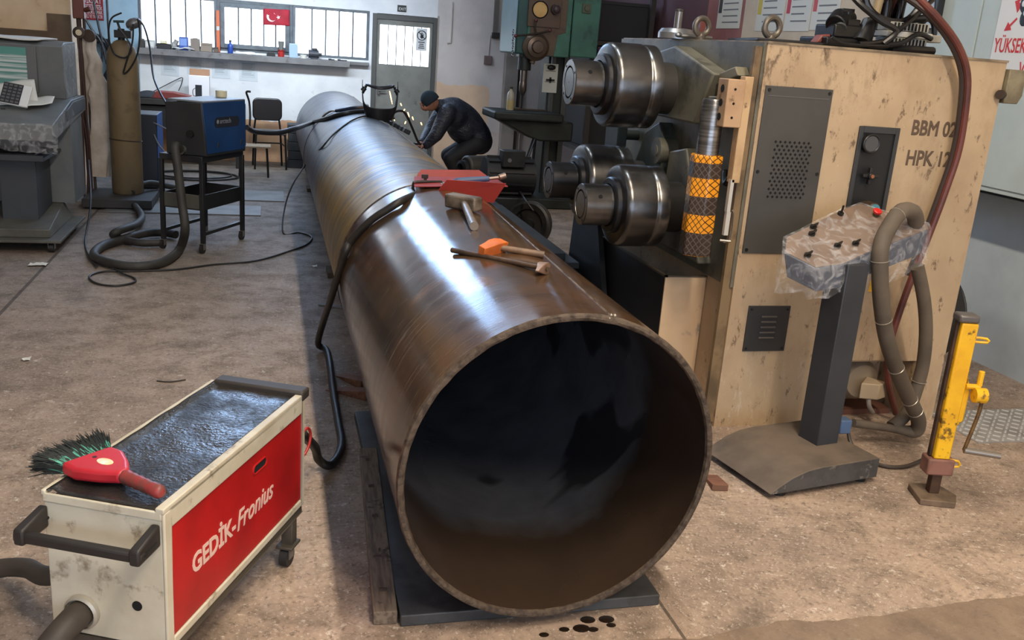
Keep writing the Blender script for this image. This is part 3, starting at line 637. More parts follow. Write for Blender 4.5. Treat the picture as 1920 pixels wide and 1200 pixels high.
# hydraulic valve group
hy = thing('hydraulic_valves', 'black hydraulic valve block with hoses and finned solenoids on the machine top', 'hydraulic unit', (1.9, 1.72, MZ1+.02))
HB = mat('valve_black', (24,24,25), .35, .2); HG = mat('valve_grey', (170,168,158), .45, col2=(140,138,128), scale=8)
zt = MZ1+.006
def hyb(mb, name, m_, par=None, **k): return mb.build(name, m_, par or hy, world=True, **k)
hyb(MB().box(1.66,2.16,1.62,1.86,MZ1+.006,MZ1+.05).box(1.70,1.86,1.63,1.8,MZ1+.05,MZ1+.11), 'manifold', HB, bevel=.008)
hyb(MB().cyl((1.72,1.66,1.955),(1.77,1.70,1.995),.05,n=24).cyl((1.76,1.69,1.98),(1.84,1.72,2.0),.03,n=16).box(1.74,1.84,1.64,1.76,1.89,1.99), 'pressure_valve', HB, bevel=.006)
hyb(MB().cyl((1.735,1.64,1.945),(1.74,1.645,1.952),.028,n=16), 'valve_nut', mat('nut_steel', (120,124,124), .35, .8))
hyb(MB().cyl((1.775,1.66,1.98),(1.775,1.66,2.02),.011,n=10).box(1.745,1.805,1.652,1.668,2.02,2.035), 'tee_handle', HB)
hyb(MB().cyl((1.845,1.62,1.885),(1.90,1.66,1.985),.045,.036,n=20), 'solenoid', HB)
for k, (z0_, z1_) in enumerate(((1.885,1.925),(1.955,1.995))):
    s_ = hyb(MB().box(1.97,2.185,1.60,1.70,z0_,z1_), 'coil_body', HG, bevel=.004)
    for q in range(10): hyb(MB().box(1.992+q*.019,2.0+q*.019,1.597,1.603,z0_+.004,z1_-.004), 'cooling_slot', VOID, s_, smooth=0)
hyb(MB().box(1.96,2.21,1.60,1.70,1.927,1.953), 'coil_bar', mat('coil_white', (196,192,180), .5), bevel=.003)
hyb(MB().box(2.19,2.27,1.61,1.68,1.915,1.95), 'plug', HG, bevel=.004)
hyb(MB().tube([(2.24,1.63,1.95),(2.225,1.63,2.0),(2.19,1.63,2.02),(2.16,1.63,2.0),(2.14,1.63,1.98)],.013,8,4), 'plug_cable', HB)
hyb(MB().cyl((2.08,1.62,2.01),(2.15,1.60,2.02),.018,n=12), 'end_cap', HB)
for pts, r_ in (([(1.75,1.66,2.12),(1.80,1.62,2.06),(1.90,1.58,1.99),(1.98,1.56,1.95),(1.93,1.57,1.89)],.014), ([(2.22,1.62,2.14),(2.12,1.6,2.05),(2.0,1.58,1.95),(1.93,1.58,1.90),(1.80,1.57,1.88)],.012),
                ([(1.84,1.66,2.16),(1.86,1.65,2.06),(1.93,1.62,2.0),(2.06,1.62,2.0),(2.13,1.62,2.08),(2.14,1.62,2.16)],.018), ([(1.66,1.58,1.90),(1.72,1.56,1.875),(1.84,1.55,1.875),(1.95,1.56,1.88)],.008),
                ([(1.95,1.57,1.885),(2.02,1.56,1.90),(2.1,1.56,1.945),(2.19,1.58,1.93)],.012)):
    hyb(MB().tube(pts, r_, 8, 5), 'hose', mat('hose_black', (26,26,27), .28))
hyb(MB().cyl((1.93,1.68,1.98),(1.955,1.68,2.2),.022,n=14), 'hose', mat('hose_tan', (150,130,96), .5))
hyb(MB().cyl((2.0,1.7,1.96),(2.0,1.7,2.2),.03,n=16).cyl((2.07,1.7,1.96),(2.085,1.7,2.2),.026,n=16), 'cylinder_rod', mat('dark_chrome', (44,42,42), .2, .8))
hyb(MB().tube([(2.0,1.6,MZ1+.02),(2.1,1.585,MZ1+.02),(2.22,1.59,MZ1+.022)],.02,8,4), 'hose', mat('hose_black', (26,26,27), .28))
o = tag(MB().prism([(1.63,1.66,1.87),(1.74,1.66,1.89),(1.74,1.66,1.92),(1.66,1.66,1.91)], (0,.06,0)).build('red_grip', mat('red_brown_grip', (122,60,50), .5), bevel=.006), 'dull red grip lying beside the valves on the machine top', 'grip')

# red-brown pressure hose and grey conduit down the front of the machine
REDH = mat('red_rubber_hose', (104,52,42), .45, col2=(78,40,34), scale=5)
hz = thing('pressure_hose', 'pair of red and dark pressure hoses arching down the front of the machine', 'hose', (2.3,1.42,0))
rp = [(1700,-30),(1740,15),(1790,75),(1812,130),(1812,190),(1798,280),(1772,360),(1742,440),(1712,515),(1685,590),(1668,650),(1664,710),(1680,775)]
yd = [1.50,1.46,1.43,1.42,1.42,1.43,1.43,1.43,1.43,1.43,1.44,1.46,1.5]
MB().tube([Vector((2.06,1.74,1.93)), Vector((2.04,1.72,2.06)), Vector((2.0,1.6,2.14))]+[aY(x, y, d) for (x, y), d in zip(rp[1:], yd[1:])], .017, 10, 5).build('hose_red', REDH, hz, world=True)
MB().tube([Vector((2.02,1.78,1.93)), Vector((2.0,1.74,2.04)), Vector((1.97,1.63,2.12))]+[aY(x-9, y+2, d+.02) for (x, y), d in zip(rp[1:9], yd[1:])], .017, 10, 5).build('hose_dark', mat('dark_rubber', (58,46,42), .4), hz, world=True)

# ------------------------------------------------------------------ control pedestal
CONB = mat('charcoal_paint', (56,58,62), .45, col2=(48,50,54), scale=3)
DUST = mat('dusty_brown_metal', (112,98,84), .75, col2=(96,84,72), scale=5, dirt=(74,66,58), dscale=4)
ped = thing('control_pedestal', 'dark pedestal with a plastic-wrapped control panel in front of the beige machine', 'control pedestal', (1.60, 1.07, 0), math.radians(11))
prof = [(-.47,.03),(-.43,.055),(-.36,.09),(-.28,.113),(-.2,.12),(.13,.12),(.13,.03)]
MB().prism([(x, -.25, z) for x, z in prof], (0,.46,0)).build('base', DUST, ped, bevel=.003)
part_label(MB().prism([(x*.998, -.2515, .031+(z-.031)*.97) for x, z in prof], (0,.001,0)).build('base_side', mat('chipped_slate_side', (78,76,74), .6, col2=(62,60,58), scale=9, dirt=(128,120,110), dscale=22, dlo=.62, dhi=.68), ped, smooth=0), 'chipped dark side of the base')
for (x, y) in ((-.38,-.2),(.08,-.2),(-.38,.16),(.08,.16)): MB().cyl((x,y,0),(x,y,.032),.03,n=12).build('foot', BLACKM, ped)
MB().box(-.062,.062,-.062,.062,.118,.96).build('column', CONB, ped, bevel=.004)
# panel box: corners of the tilted top
def pw(p): return p
NR, LF, BKc, RT = Vector((1.462,.976,.93)), Vector((1.308,1.154,1.02)), Vector((1.714,1.228,1.19)), Vector((2.05,1.205,1.105))
nrm = (RT-NR).cross(LF-NR).normalized()
if nrm.z < 0: nrm = -nrm
def onp(px, py):
    d = ray(px, py); return CAM + d*((NR-CAM).dot(nrm)/d.dot(nrm))
top = [onp(*q) for q in [(1470,474),(1473,446),(1518,424),(1580,393),(1612,382),(1652,395),(1738,420),(1742,430),(1632,472),(1580,496),(1528,503)]]
cen = sum(top, Vector())/len(top)
tb = MB(); n = len(top); dn = Vector((.01,0,-.115))
bot = [cen+(q-cen)*.93+dn for q in top]
tb.add(top+bot, [tuple(range(n)), tuple(range(n, 2*n))[::-1]]+[(i, (i+1) % n, n+(i+1) % n, n+i) for i in range(n)])
SLATE = mat('panel_side_slate', (76,80,92), .5); PANT = mat('dusty_panel', (128,106,88), .6, col2=(112,92,78), scale=5, dirt=(96,84,76), dscale=3)
pb = tb.build('panel_box', SLATE, ped, world=True, bevel=.005)
MB().prism([cen+(q-cen)*.985+nrm*.0005 for q in top], nrm*.003).build('panel_top', PANT, ped, world=True)
def wrap_mat():
    t = NT('clear_plastic_film'); t.base((.9,.9,.9,1)); t.rough(.12); t.b.inputs['IOR'].default_value = 1.45
    tr_ = t.n('ShaderNodeBsdfTransparent'); mx = t.n('ShaderNodeMixShader'); out = [q for q in t.t.nodes if q.type == 'OUTPUT_MATERIAL'][0]
    f = t.rng(t.noise(16, 4, dist=1.5), .46, .72, .05, .34)
    t.L(f, mx.inputs[0]); t.L(tr_.outputs[0], mx.inputs[1]); t.L(t.b.outputs[0], mx.inputs[2]); t.L(mx.outputs[0], out.inputs[0])
    t.bump(t.noise(24, 3, dist=2), .7, .01); return t.m
WRAP = wrap_mat()
def crumple(v, a, s): return v+Vector((noise.noise(v*s), noise.noise(v*s+Vector((7,3,1))), noise.noise(v*s+Vector((2,9,5)))))*a
# film skirt: follows the rim, hangs below the box
fs = MB(); K = 66; rows = 9
loop = []
for i in range(n):
    a, b = top[i], top[(i+1) % n]
    for k in range(6): loop.append(a.lerp(b, k/6))
K = len(loop)
for j in range(rows):
    t_ = j/(rows-1)
    for i, q in enumerate(loop):
        o_ = (q-cen); o_.z = 0; o_ = o_.normalized()
        hang = .135+.05*max(0, math.sin(i*2*PI/K*3+1.0))
        v = q+nrm*.006*(1-t_)+o_*(.012+.012*math.sin(i*1.7)*t_)+Vector((0,0,-hang*t_))
        fs.v.append(crumple(v, .014*(.3+t_), 16))
for j in range(rows-1):
    for i in range(K): k = (i+1) % K; fs.f.append((j*K+i, j*K+k, (j+1)*K+k, (j+1)*K+i))
fb = len(fs.v); fs.v.append(cen+nrm*.008)
for i in range(K): fs.f.append((i, (i+1) % K, fb))
part_label(fs.build('plastic_film', WRAP, ped, world=True, smooth=50), 'crumpled clear plastic film')
def knob_at(px, py): return onp(px, py)
SW = mat('switch_black', (30,29,28), .4)
for (px, py) in ((1524,428),(1521,441),(1569,463),(1603,459),(1513,481)):
    q = knob_at(px, py)
    k = MB().cyl(q, q+nrm*.012, .015, n=14).build('switch_base', SW, ped, world=True)
    d = Vector((.024,.01,.006)); MB().hexa([q-d+nrm*.012+Vector((0,-.006,0)), q+d+nrm*.012+Vector((0,-.006,0)), q+d+nrm*.012+Vector((0,.006,0)), q-d+nrm*.012+Vector((0,.006,0)), q-d+nrm*.026+Vector((0,-.005,0)), q+d+nrm*.026+Vector((0,-.005,0)), q+d+nrm*.026+Vector((0,.005,0)), q-d+nrm*.026+Vector((0,.005,0))]).build('switch_lever', SW, k, world=True, bevel=.002)
q = knob_at(1575, 403); MB().cyl(q, q+nrm*.014, .014, n=12).tube([q+nrm*.014, q+nrm*.045+Vector((-.002,0,0)), q+nrm*.05+Vector((-.004,0,.004))], .005, 8, 2).build('toggle', SW, ped, world=True)
q = knob_at(1641, 405); es = MB().cyl(q, q+nrm*.02, .014, n=14).build('stop_stem', mat('stem_brown', (92,78,60), .5), ped, world=True)
part_label(MB().lathe(q+nrm*.02, nrm, [(.016,0),(.02,.004),(.02,.012),(.014,.016),(0,.0165)], 18).build('stop_button', mat('stop_red', (214,36,34), .35), es, world=True), 'red mushroom stop button')
# conduit with wire ties
GREYC = mat('dusty_conduit', (104,92,78), .7, col2=(88,78,66), scale=5)
cdx = thing('conduit_hose', 'thick dusty grey conduit hooked over the pedestal panel with wire ties', 'hose', (1.8,1.1,0))
c1 = [aY(*q) for q in [(1718,418,1.20),(1712,398,1.17),(1690,396,1.13),(1668,424,1.09),(1652,462,1.04),(1650,520,1.03),(1654,580,1.05),(1664,640,1.08),(1684,700,1.12),(1706,750,1.16),(1722,788,1.2),(1716,808,1.22),(1690,806,1.24),(1650,800,1.24),(1600,793,1.22)]]
MB().tube(c1, lambda t_: .036 if t_ < .78 else .036-.016*min(1, (t_-.78)/.1), 12, 6).build('conduit', GREYC, cdx, world=True)
c2 = [aY(*q) for q in [(1720,500,1.22),(1732,560,1.24),(1736,620,1.26),(1731,680,1.28),(1718,730,1.29),(1700,775,1.28),(1672,800,1.26)]]
MB().tube(c2, .032, 12, 6).build('conduit', GREYC, cdx, world=True)
TIE = mat('wire_tie', (196,188,172), .3, .7)
for pts, ids in ((cr(c1, 6), (14, 27, 38, 47, 54, 57)), (cr(c2, 6), (22,))):
    for i in ids:
        MB().ring(pts[i], pts[i+1]-pts[i-1], .0362, .0022, 20, 5).build('wire_tie', TIE, cdx, world=True)
bc = aY(1580, 797, 1.21); MB().box(bc.x-.03, bc.x+.03, bc.y-.03, bc.y+.03, bc.z-.035, bc.z+.035).build('plug', mat('plug_blue', (84,108,142), .5), cdx, world=True, bevel=.006)
o = tag(MB().tube([aZ(*q) for q in [(1590,800,.12),(1595,830,.05),(1620,858,.012),(1660,874,.012),(1700,874,.012),(1730,862,.012)]], .009, 8, 5).build('floor_cable', mat('brown_cable', (66,56,48), .5)), 'dark brown cable curving over the floor behind the pedestal base', 'cable')

# ------------------------------------------------------------------ rack jack
YEL = mat('worn_yellow_paint', (244,190,30), .45, col2=(226,166,26), scale=6, dirt=(74,52,30), dscale=16, dlo=.555, dhi=.62)
RUS = mat('rusty_iron', (84,60,44), .65, .3, col2=(58,44,36), scale=10)
jk = thing('rack_jack', 'tall worn yellow rack jack with crank standing on a steel foot', 'jack', (1.945, .69, 0), math.radians(-14))
MB().prism([(-.085,-.085,0),(.06,-.1,0),(.1,-.02,0),(.06,.09,0),(-.075,.07,0)], (0,0,.028)).build('foot_plate', mat('foot_brown', (120,100,80), .7, col2=(92,76,60), scale=12), jk, bevel=.004)
MB().box(-.022,.022,-.02,.02,.028,.2).build('lower_shaft', RUS, jk, bevel=.003)
MB().box(-.06,.055,-.04,.04,.12,.195).build('claw', mat('claw_pink_rust', (138,96,82), .65, col2=(108,74,62), scale=9), jk, bevel=.008)
MB().box(-.04,.03,-.034,.034,.195,.80).build('mast', YEL, jk, bevel=.006)
MB().box(-.052,-.038,-.012,.012,.20,.82).build('rack', RUS, jk, bevel=.003)
MB().box(-.056,.03,-.036,.036,.80,.835).build('head', mat('head_grey', (110,104,100), .45, .5), jk, bevel=.01)
MB().prism([(.025,-.02,.33),(.06,-.02,.37),(.06,-.02,.5),(.045,-.02,.56),(.025,-.02,.58)], (0,.05,0)).build('gear_case', YEL, jk, bevel=.008)
MB().cyl((.03,-.03,.53),(.09,-.03,.53),.012,n=10).cyl((.085,-.03,.535),(.085,-.03,.60),.012,n=10).cyl((.06,-.05,.5),(.11,-.05,.5),.032,n=20).build('ratchet', YEL, jk, bevel=.002)
MB().tube([(.10,-.05,.50),(.095,-.055,.42),(.07,-.06,.28),(.066,-.06,.255)], .008, 8, 4).build('crank_arm', mat('crank_rust', (120,92,50), .5, .4, col2=(80,60,40), scale=20), jk)
MB().cyl((.066,-.06,.255),(.215,-.075,.245),.013,n=12).build('crank_grip', mat('grip_steel', (160,154,146), .35, .8), jk)
MB().tube([(.03,-.02,.74),(.075,-.03,.74),(.08,-.03,.725),(.03,-.02,.722)], .006, 6, 2).build('carry_ring', YEL, jk)
MB().tube([(.025,-.02,.19),(.07,-.03,.19),(.075,-.03,.165),(.025,-.02,.16)], .005, 6, 2).build('carry_ring', YEL, jk)
# tread plate on the floor by the wall
tp = tag(MB().box(2.62, 3.5, 1.2, 1.62, .0005, .006).build('tread_plate', mat('tread_steel', (176,172,166), .45, .3, col2=(150,144,136), scale=6), smooth=0), 'grey checker tread plate lying on the floor beside the machine', 'floor plate')
tb = MB()
for i in range(18):
    for j in range(9):
        x = 2.645+i*.048; y = 1.225+j*.046; s_ = 1 if (i+j) % 2 else -1
        tb.box(-.018,.018,-.005,.005,0,.0035, Matrix.Translation((x,y,.006)) @ Matrix.Rotation(s_*PI/4,4,'Z'))
o = tb.build('tread', mat('tread_lug', (214,210,204), .35, .4), tp, smooth=0); o['kind'] = 'stuff'

# ------------------------------------------------------------------ right wall: switch cabinet, sign, posters
CAB = mat('pale_greygreen_enamel', (198,208,202), .4, col2=(188,198,192), scale=2)
sc = thing('switch_cabinet', 'pale grey-green steel switch cabinet hung on the right wall', 'electrical cabinet', (3.5, 2.3, 1.12))
MB().box(3.36,3.615,1.1,3.72,1.12,2.75).build('cabinet_body', CAB, sc, world=True, bevel=.004)
MB().box(3.352,3.36,2.70,3.70,1.15,2.72).build('door', CAB, sc, world=True, bevel=.003)
MB().box(3.352,3.36,1.12,2.685,1.15,2.72).build('door', CAB, sc, world=True, bevel=.003)
MB().box(3.37,3.612,1.12,3.7,1.105,1.12).build('cabinet_gap', VOID, sc, world=True, smooth=0)  # black strip for the dark gap under the cabinet
p = aX(1748, 25, 3.34); MB().box(3.30,3.352,p.y-.09,p.y+.1,p.z-.10,p.z+.14).build('meter', mat('meter_black', (40,40,42), .4), sc, world=True, bevel=.003)
MB().prism([(3.299,p.y-.082,p.z-.095),(3.299,p.y+.092,p.z-.095),(3.299,p.y+.055,p.z+.12),(3.299,p.y-.05,p.z+.12)], (-.004,0,0)).build('meter_plate', mat('meter_silver', (176,180,178), .35, .3), sc, world=True)
a = aX(1882, -5, 3.34); b_ = aX(1868, 118, 3.34)
zb = b_.z-.05
sn = tag(MB().box(3.342,3.349,1.75,2.53,zb,2.32).build('warning_sign', mat('sign_white', (232,230,226), .35), bevel=.002), 'white high voltage warning sign with red lettering on the switch cabinet', 'sign')
SR = mat('sign_red', (206,44,42), .45)
text('lettering', 'YÜKSEK VOLTAJ', .115, SR, sn, (3.3405, 2.515, 1.93), AX_LEFT, sx=.62, bold=.001)
text('lettering', 'VAR', .115, SR, sn, (3.3405, 2.28, 1.80), AX_LEFT, sx=.62, bold=.001)
def red_poly(pts, nm): MB().prism([(3.3415, y, z) for y, z in pts], (-.001,0,0)).build(nm, SR, sn, smooth=0)
red_poly([(2.43,2.30),(2.40,2.22),(2.42,2.215),(2.385,2.15),(2.36,2.19),(2.385,2.21),(2.365,2.235),(2.40,2.29)], 'lightning_bolt')
red_poly([(2.46,2.05),(2.44,2.10),(2.425,2.085),(2.38,2.125),(2.372,2.115),(2.415,2.075),(2.405,2.055)], 'arrow')
MB().ell((3.3405,2.32,2.2),(.002,.055,.06),16,10).ell((3.3405,2.32,2.12),(.002,.035,.045),14,8).build('skull', mat('skull_black', (34,34,36), .5), sn)
for (y, z) in ((2.345,2.2),(2.30,2.2),(2.32,2.15)): MB().ell((3.338,y,z),(.0015,.014,.018),10,8).build('skull_socket', mat('sign_white', (232,230,226), .35), sn)
# safety posters
def poster(px0, px1, zt_, zb_, colr, lab, k):
    ya_ = aX(px0, 40, XR).y; yb2 = aX(px1, 40, XR).y
    o = tag(MB().box(XR-.006, XR-.001, yb2, ya_, zb_, zt_).build('safety_poster', mat('poster_white', (226,220,204), .5), smooth=0), lab, 'poster', 'posters on the right wall')
    wd = ya_-yb2
    MB().box(XR-.008, XR-.006, ya_-wd*.17, ya_-wd*.03, zb_+.15, zt_-.01).build('colour_bar', mat('bar_%d' % k, colr, .5), o, smooth=0)
    for q in range(9):
        z = zt_-.05-q*.06
        if z < zb_+.06: break
        e = wd*random.uniform(.0,.25)
        MB().box(XR-.0075, XR-.006, yb2+wd*.06+e, ya_-wd*.24, z-.006, z+.006).build('text_line', mat('print_grey', (120,116,112), .6), o, smooth=0)
poster(1345, 1388, 2.62, 2.09, (70,66,62), 'white notice with a dark side bar on the pink wall, leftmost poster', 0)
poster(1418, 1469, 2.62, 2.065, (214,186,60), 'white safety poster with a yellow side bar', 1)
poster(1472, 1519, 2.62, 2.065, (200,44,58), 'white safety poster with a crimson side bar', 2)
poster(1521, 1572, 2.62, 2.075, (206,64,50), 'white safety poster with an orange-red side bar beside the valves', 3)
# stair stringer and dark shelving in the back right corner
sh = thing('storage_rack', 'dark storage rack in the back corner behind the drill', 'rack', (3.1, 9.3, 0))
DK = mat('rack_dark', (62,56,52), .7, col2=(50,46,44), scale=3)
for z in (.6, 1.35, 1.85): MB().box(-.3,.45,-1.0,1.0,z,z+.05).build('shelf', DK, sh, smooth=0)
for (x, y) in ((-.28,-.96),(.4,-.96),(-.28,.96),(.4,.96)): MB().box(x-.03,x+.03,y-.03,y+.03,0,2.5).build('post', DK, sh, smooth=0)
for k, (x0, x1, y0, y1, z0, z1, cc, lab) in enumerate(((-.26,.4,-.9,.2,1.9005,2.35,(44,44,44),'charcoal storage box on the top shelf of the corner rack'), (-.2,.4,-.9,.6,1.4005,1.72,(70,60,54),'brown storage box on the middle shelf of the corner rack'), (-.2,.4,-.8,.8,.6505,1.2,(44,44,44),'charcoal storage box on the low shelf of the corner rack'))):
    t = thing('storage_box', lab, 'box', (3.1, 9.3, z0), 0, 'boxes on the corner rack')
    MB().box(x0,x1,y0,y1,0,z1-z0-.03).build('box_body', mat('crate_%d' % k, cc, .7), t, bevel=.01); MB().box(x0-.008,x1+.008,y0-.008,y1+.008,z1-z0-.04,z1-z0).build('lid', mat('crate_lid_%d' % k, tuple(c+8 for c in cc), .7), t, bevel=.006)
# ------------------------------------------------------------------ things around the pipe on the floor
PLATE = mat('dark_floor_plate', (86,88,88), .5, .3, col2=(68,68,68), scale=4, dirt=(48,46,44), dscale=5)
tag(MB().box(-.455, .41, .075, 1.75, .0005, .04).build('base_plate', PLATE, bevel=.004), 'dark steel plate on the floor under the open pipe end', 'steel plate')
for k, (y, lab) in enumerate(((4.6, 'dark timber sleeper under the ochre part of the pipe'), (8.6, 'dark timber sleeper under the far part of the pipe'))):
    tag(MB().box(-.42, .42, y-.12, y+.12, .0005, .0405).build('timber_sleeper', mat('old_timber', (96,80,62), .8, col2=(74,62,48), scale=6, stretch=(1,8,8)), bevel=.004), lab, 'timber')
WOOD = mat('weathered_plank', (128,112,94), .8, col2=(98,84,70), scale=9, stretch=(9,1,9), dirt=(58,50,42), dscale=12, dlo=.6, dhi=.66)
A, B_ = aZ(722, 1172, .0), aZ(690, 858, .0)
pl = thing('timber_plank', 'long weathered timber batten lying on the floor left of the pipe', 'plank', ((A.x+B_.x)/2, (A.y+B_.y)/2, 0), math.atan2(B_.y-A.y, B_.x-A.x)-PI/2)
ln = (B_-A).length
MB().box(-.037,.037,-ln/2,ln/2,.0005,.047).build('batten', WOOD, pl, bevel=.004)
for k in range(5): MB().cyl((random.uniform(-.02,.02), -ln*.4+k*ln*.2, .046), (random.uniform(-.02,.02), -ln*.4+k*ln*.2, .0476), .008, n=10).build('knot', mat('knot_dark', (60,46,36), .8), pl)
RW = mat('red_brown_wood', (136,92,70), .75, col2=(108,72,56), scale=10, stretch=(6,1,6))
def wedge(p, ang, lab, l=.26, w=.075, h=.05):
    t = thing('timber_wedge', lab, 'wedge', p, ang, 'timber wedges beside the pipe')
    MB().add([(-l/2,-w/2,0),(l/2,-w/2,0),(l/2,w/2,0),(-l/2,w/2,0),(-l/2,-w/2,h),(-l/2,w/2,h)], [(3,2,1,0),(0,1,4),(1,2,5,4),(2,3,5),(3,0,4,5)]).build('wedge_block', RW, t, bevel=.002)
    MB().box(-l/2-.001,-l/2,-w/2+.004,w/2-.004,.003,h-.004).build('end_grain', mat('end_grain', (112,80,62), .8), t, smooth=0)
q = aZ(662, 715); wedge((q.x, q.y, .0005), math.radians(118), 'red-brown timber wedge beside the pipe, the farther of two')
q = aZ(655, 738); wedge((q.x, q.y, .0005), math.radians(140), 'red-brown timber wedge beside the pipe, the nearer of two')
q = aZ(1340, 905); wedge((q.x, q.y, .0005), math.radians(80), 'small reddish wood offcut right of the pipe rim', .16, .07, .03)
q = aZ(625, 576); o = tag(MB().box(-.1,.1,-.02,.02,.0005,.012, Matrix.Translation((q.x,q.y,0)) @ Matrix.Rotation(-.5,4,'Z')).build('flat_bar_offcut', mat('grey_offcut', (110,108,104), .6), bevel=.002), 'short grey flat offcut on the shaded floor left of the pipe', 'offcut')
for k, (px, py, s, lab) in enumerate(((72, 498, .05, 'crumpled white paper scrap on the floor below the console'), (590, 501, .02, 'tiny pale scrap on the floor near the pipe joint'), (50, 676, .02, 'tiny pale scrap on the open floor at the left edge'))):
    q = aZ(px, py); g = MB().grid(lambda u, v: crumple(Vector(((u-.5)*s*2.4, (v-.5)*s*1.6, .012)), .010, 40), 6, 4)
    o = g.build('paper_scrap', mat('paper_white', (222,218,206), .8), smooth=0, solid=.001); o.location = (q.x, q.y, 0); tag(o, lab, 'paper scrap', 'scraps on the floor')
o = tag(MB().tube([aZ(294, 714, .004), aZ(318, 716, .004), aZ(348, 712, .004)], .004, 6, 3).build('metal_strip', mat('thin_strip', (58,50,44), .6)), 'thin dark wire strip on the floor behind the red cart', 'wire')
for k, (px, py) in enumerate(((1020,1190),(1058,1180),(1090,1178),(1102,1162),(1112,1180),(1137,1161),(1146,1172))):
    q = aZ(px, py, .0006); s = random.uniform(.010,.022); o = MB().ell((0,0,0),(s*1.3,s,.0018),12,6).build('oil_drip', mat('oil_black', (34,26,20), .15))
    o.location = q; tag(o, '%s dark oil drip on the floor below the pipe rim, counted from the left' % ('first','second','third','fourth','fifth','sixth','seventh')[k], 'oil drip', 'oil drips below the rim')

# ------------------------------------------------------------------ red and beige cart
ck = thing('welding_cart', 'low beige and red wheeled welder cart with a black oily top', 'welding machine', (-1.069, .232, 0), math.radians(64.7-90))
CW, CL, CZ0, CZ1 = .163, .427, .20, .60
CREAM = mat('chipped_cream_paint', (210,202,180), .5, col2=(194,184,160), scale=5, dirt=(112,90,64), dscale=9, dlo=.57, dhi=.66, damt=.7)
def red_mat():
    t = NT('scuffed_red_paint'); n = t.noise(4, 6)
    c = t.mix(t.rng(n, .4, .66), lin(192,30,30), lin(160,26,26)); c = t.mix(t.rng(t.noise(9, 7, (1,1,.35), .75), .60, .72, 0, .6), c, lin(96,26,22))
    c = t.mix(t.rng(t.noise(34, 4, (1,1,1), .8), .70, .74, 0, .45), c, lin(206,110,96)); t.base(c); t.rough(.42); return t.m
RED = red_mat()
def oil_top():
    t = NT('oily_black_rubber'); n = t.noise(7, 7, rough=.7)
    c = t.mix(t.rng(n, .42, .62), lin(54,50,46), lin(34,32,31)); c = t.mix(t.rng(t.noise(12, 6, rough=.8), .55, .63, 0, .8), c, lin(24,21,19))
    t.base(c); t.rough(t.rng(n, .42, .6, .16, .5)); t.bump(t.math('ADD', t.noise(24, 5, rough=.7), t.noise(90, 2)), .35, .006); return t.m
MB().box(-CW, CW, -CL, CL, CZ0, CZ1-.03).build('body', CREAM, ck, bevel=.004)
MB().box(CW-.0005, CW+.003, -CL+.025, CL-.02, CZ0+.025, CZ1-.055).build('side_panel', RED, ck, smooth=0)
# cream edge frame on the red side
MB().box(CW-.002, CW+.008, -CL-.002, -CL+.028, CZ0-.002, CZ1-.01).box(CW-.002, CW+.008, CL-.022, CL+.002, CZ0-.002, CZ1-.01).box(CW-.002, CW+.008, -CL+.028, CL-.022, CZ1-.062, CZ1-.01).box(CW-.002, CW+.008, -CL+.028, CL-.022, CZ0-.002, CZ0+.022).build('edge_frame', CREAM, ck, bevel=.004)
MB().box(CW-.016, CW+.008, -CL-.004, CL+.004, CZ1-.012, CZ1+.004).box(-CW-.004, -CW+.008, -CL-.004, CL+.004, CZ1-.012, CZ1+.002).box(-CW, CW, -CL-.004, -CL+.004, CZ1-.03, CZ1-.006).build('top_rim', CREAM, ck, bevel=.003)
tp_ = MB().grid(lambda u, v: Vector((-CW+.004+u*(2*CW-.018), -CL+.003+v*(2*CL-.008), CZ1-.004+(.010*math.sin(min(1, u/.12)*PI) if u < .12 else 0)+.003*noise.noise(Vector((u*5, v*9, 0))))), 28, 60)
part_label(tp_.build('top_mat', oil_top(), ck, solid=.004), 'wet black oily top')
MB().box(-CW+.02, CW+.012, CL-.03, CL+.03, CZ1-.02, CZ1+.016).build('rear_bar', mat('rear_bar_brown', (60,54,48), .6), ck, bevel=.008)
# oval grip slot
so = MB(); yc, zc_ = .10, CZ1-.115
pts = []
for k in range(9): a = PI/2+PI*k/8; pts.append((CW+.0034, yc-.03+.014*math.cos(a), zc_+.014*math.sin(a)))
for k in range(9): a = -PI/2+PI*k/8; pts.append((CW+.0034, yc+.03+.014*math.cos(a), zc_+.014*math.sin(a)))
so.prism(pts, (.0006,0,0)); so.build('grip_slot', VOID, ck, smooth=0)
so = MB(); so.tube([(CW+.004, y, z) for _, y, z in pts], .003, 6, 1, True); so.build('slot_lip', RED, ck)
LT = mat('cream_lettering', (232,196,180), .5)
text('lettering', 'GEDİK-', .078, LT, ck, (CW+.0042, -.30, CZ0+.145), AX_RIGHT, sx=.92, bold=.0022)
text('lettering', 'Fronius', .088, LT, ck, (CW+.0042, -.052, CZ0+.140), AX_RIGHT, shear=.28, sx=.9, bold=.001)
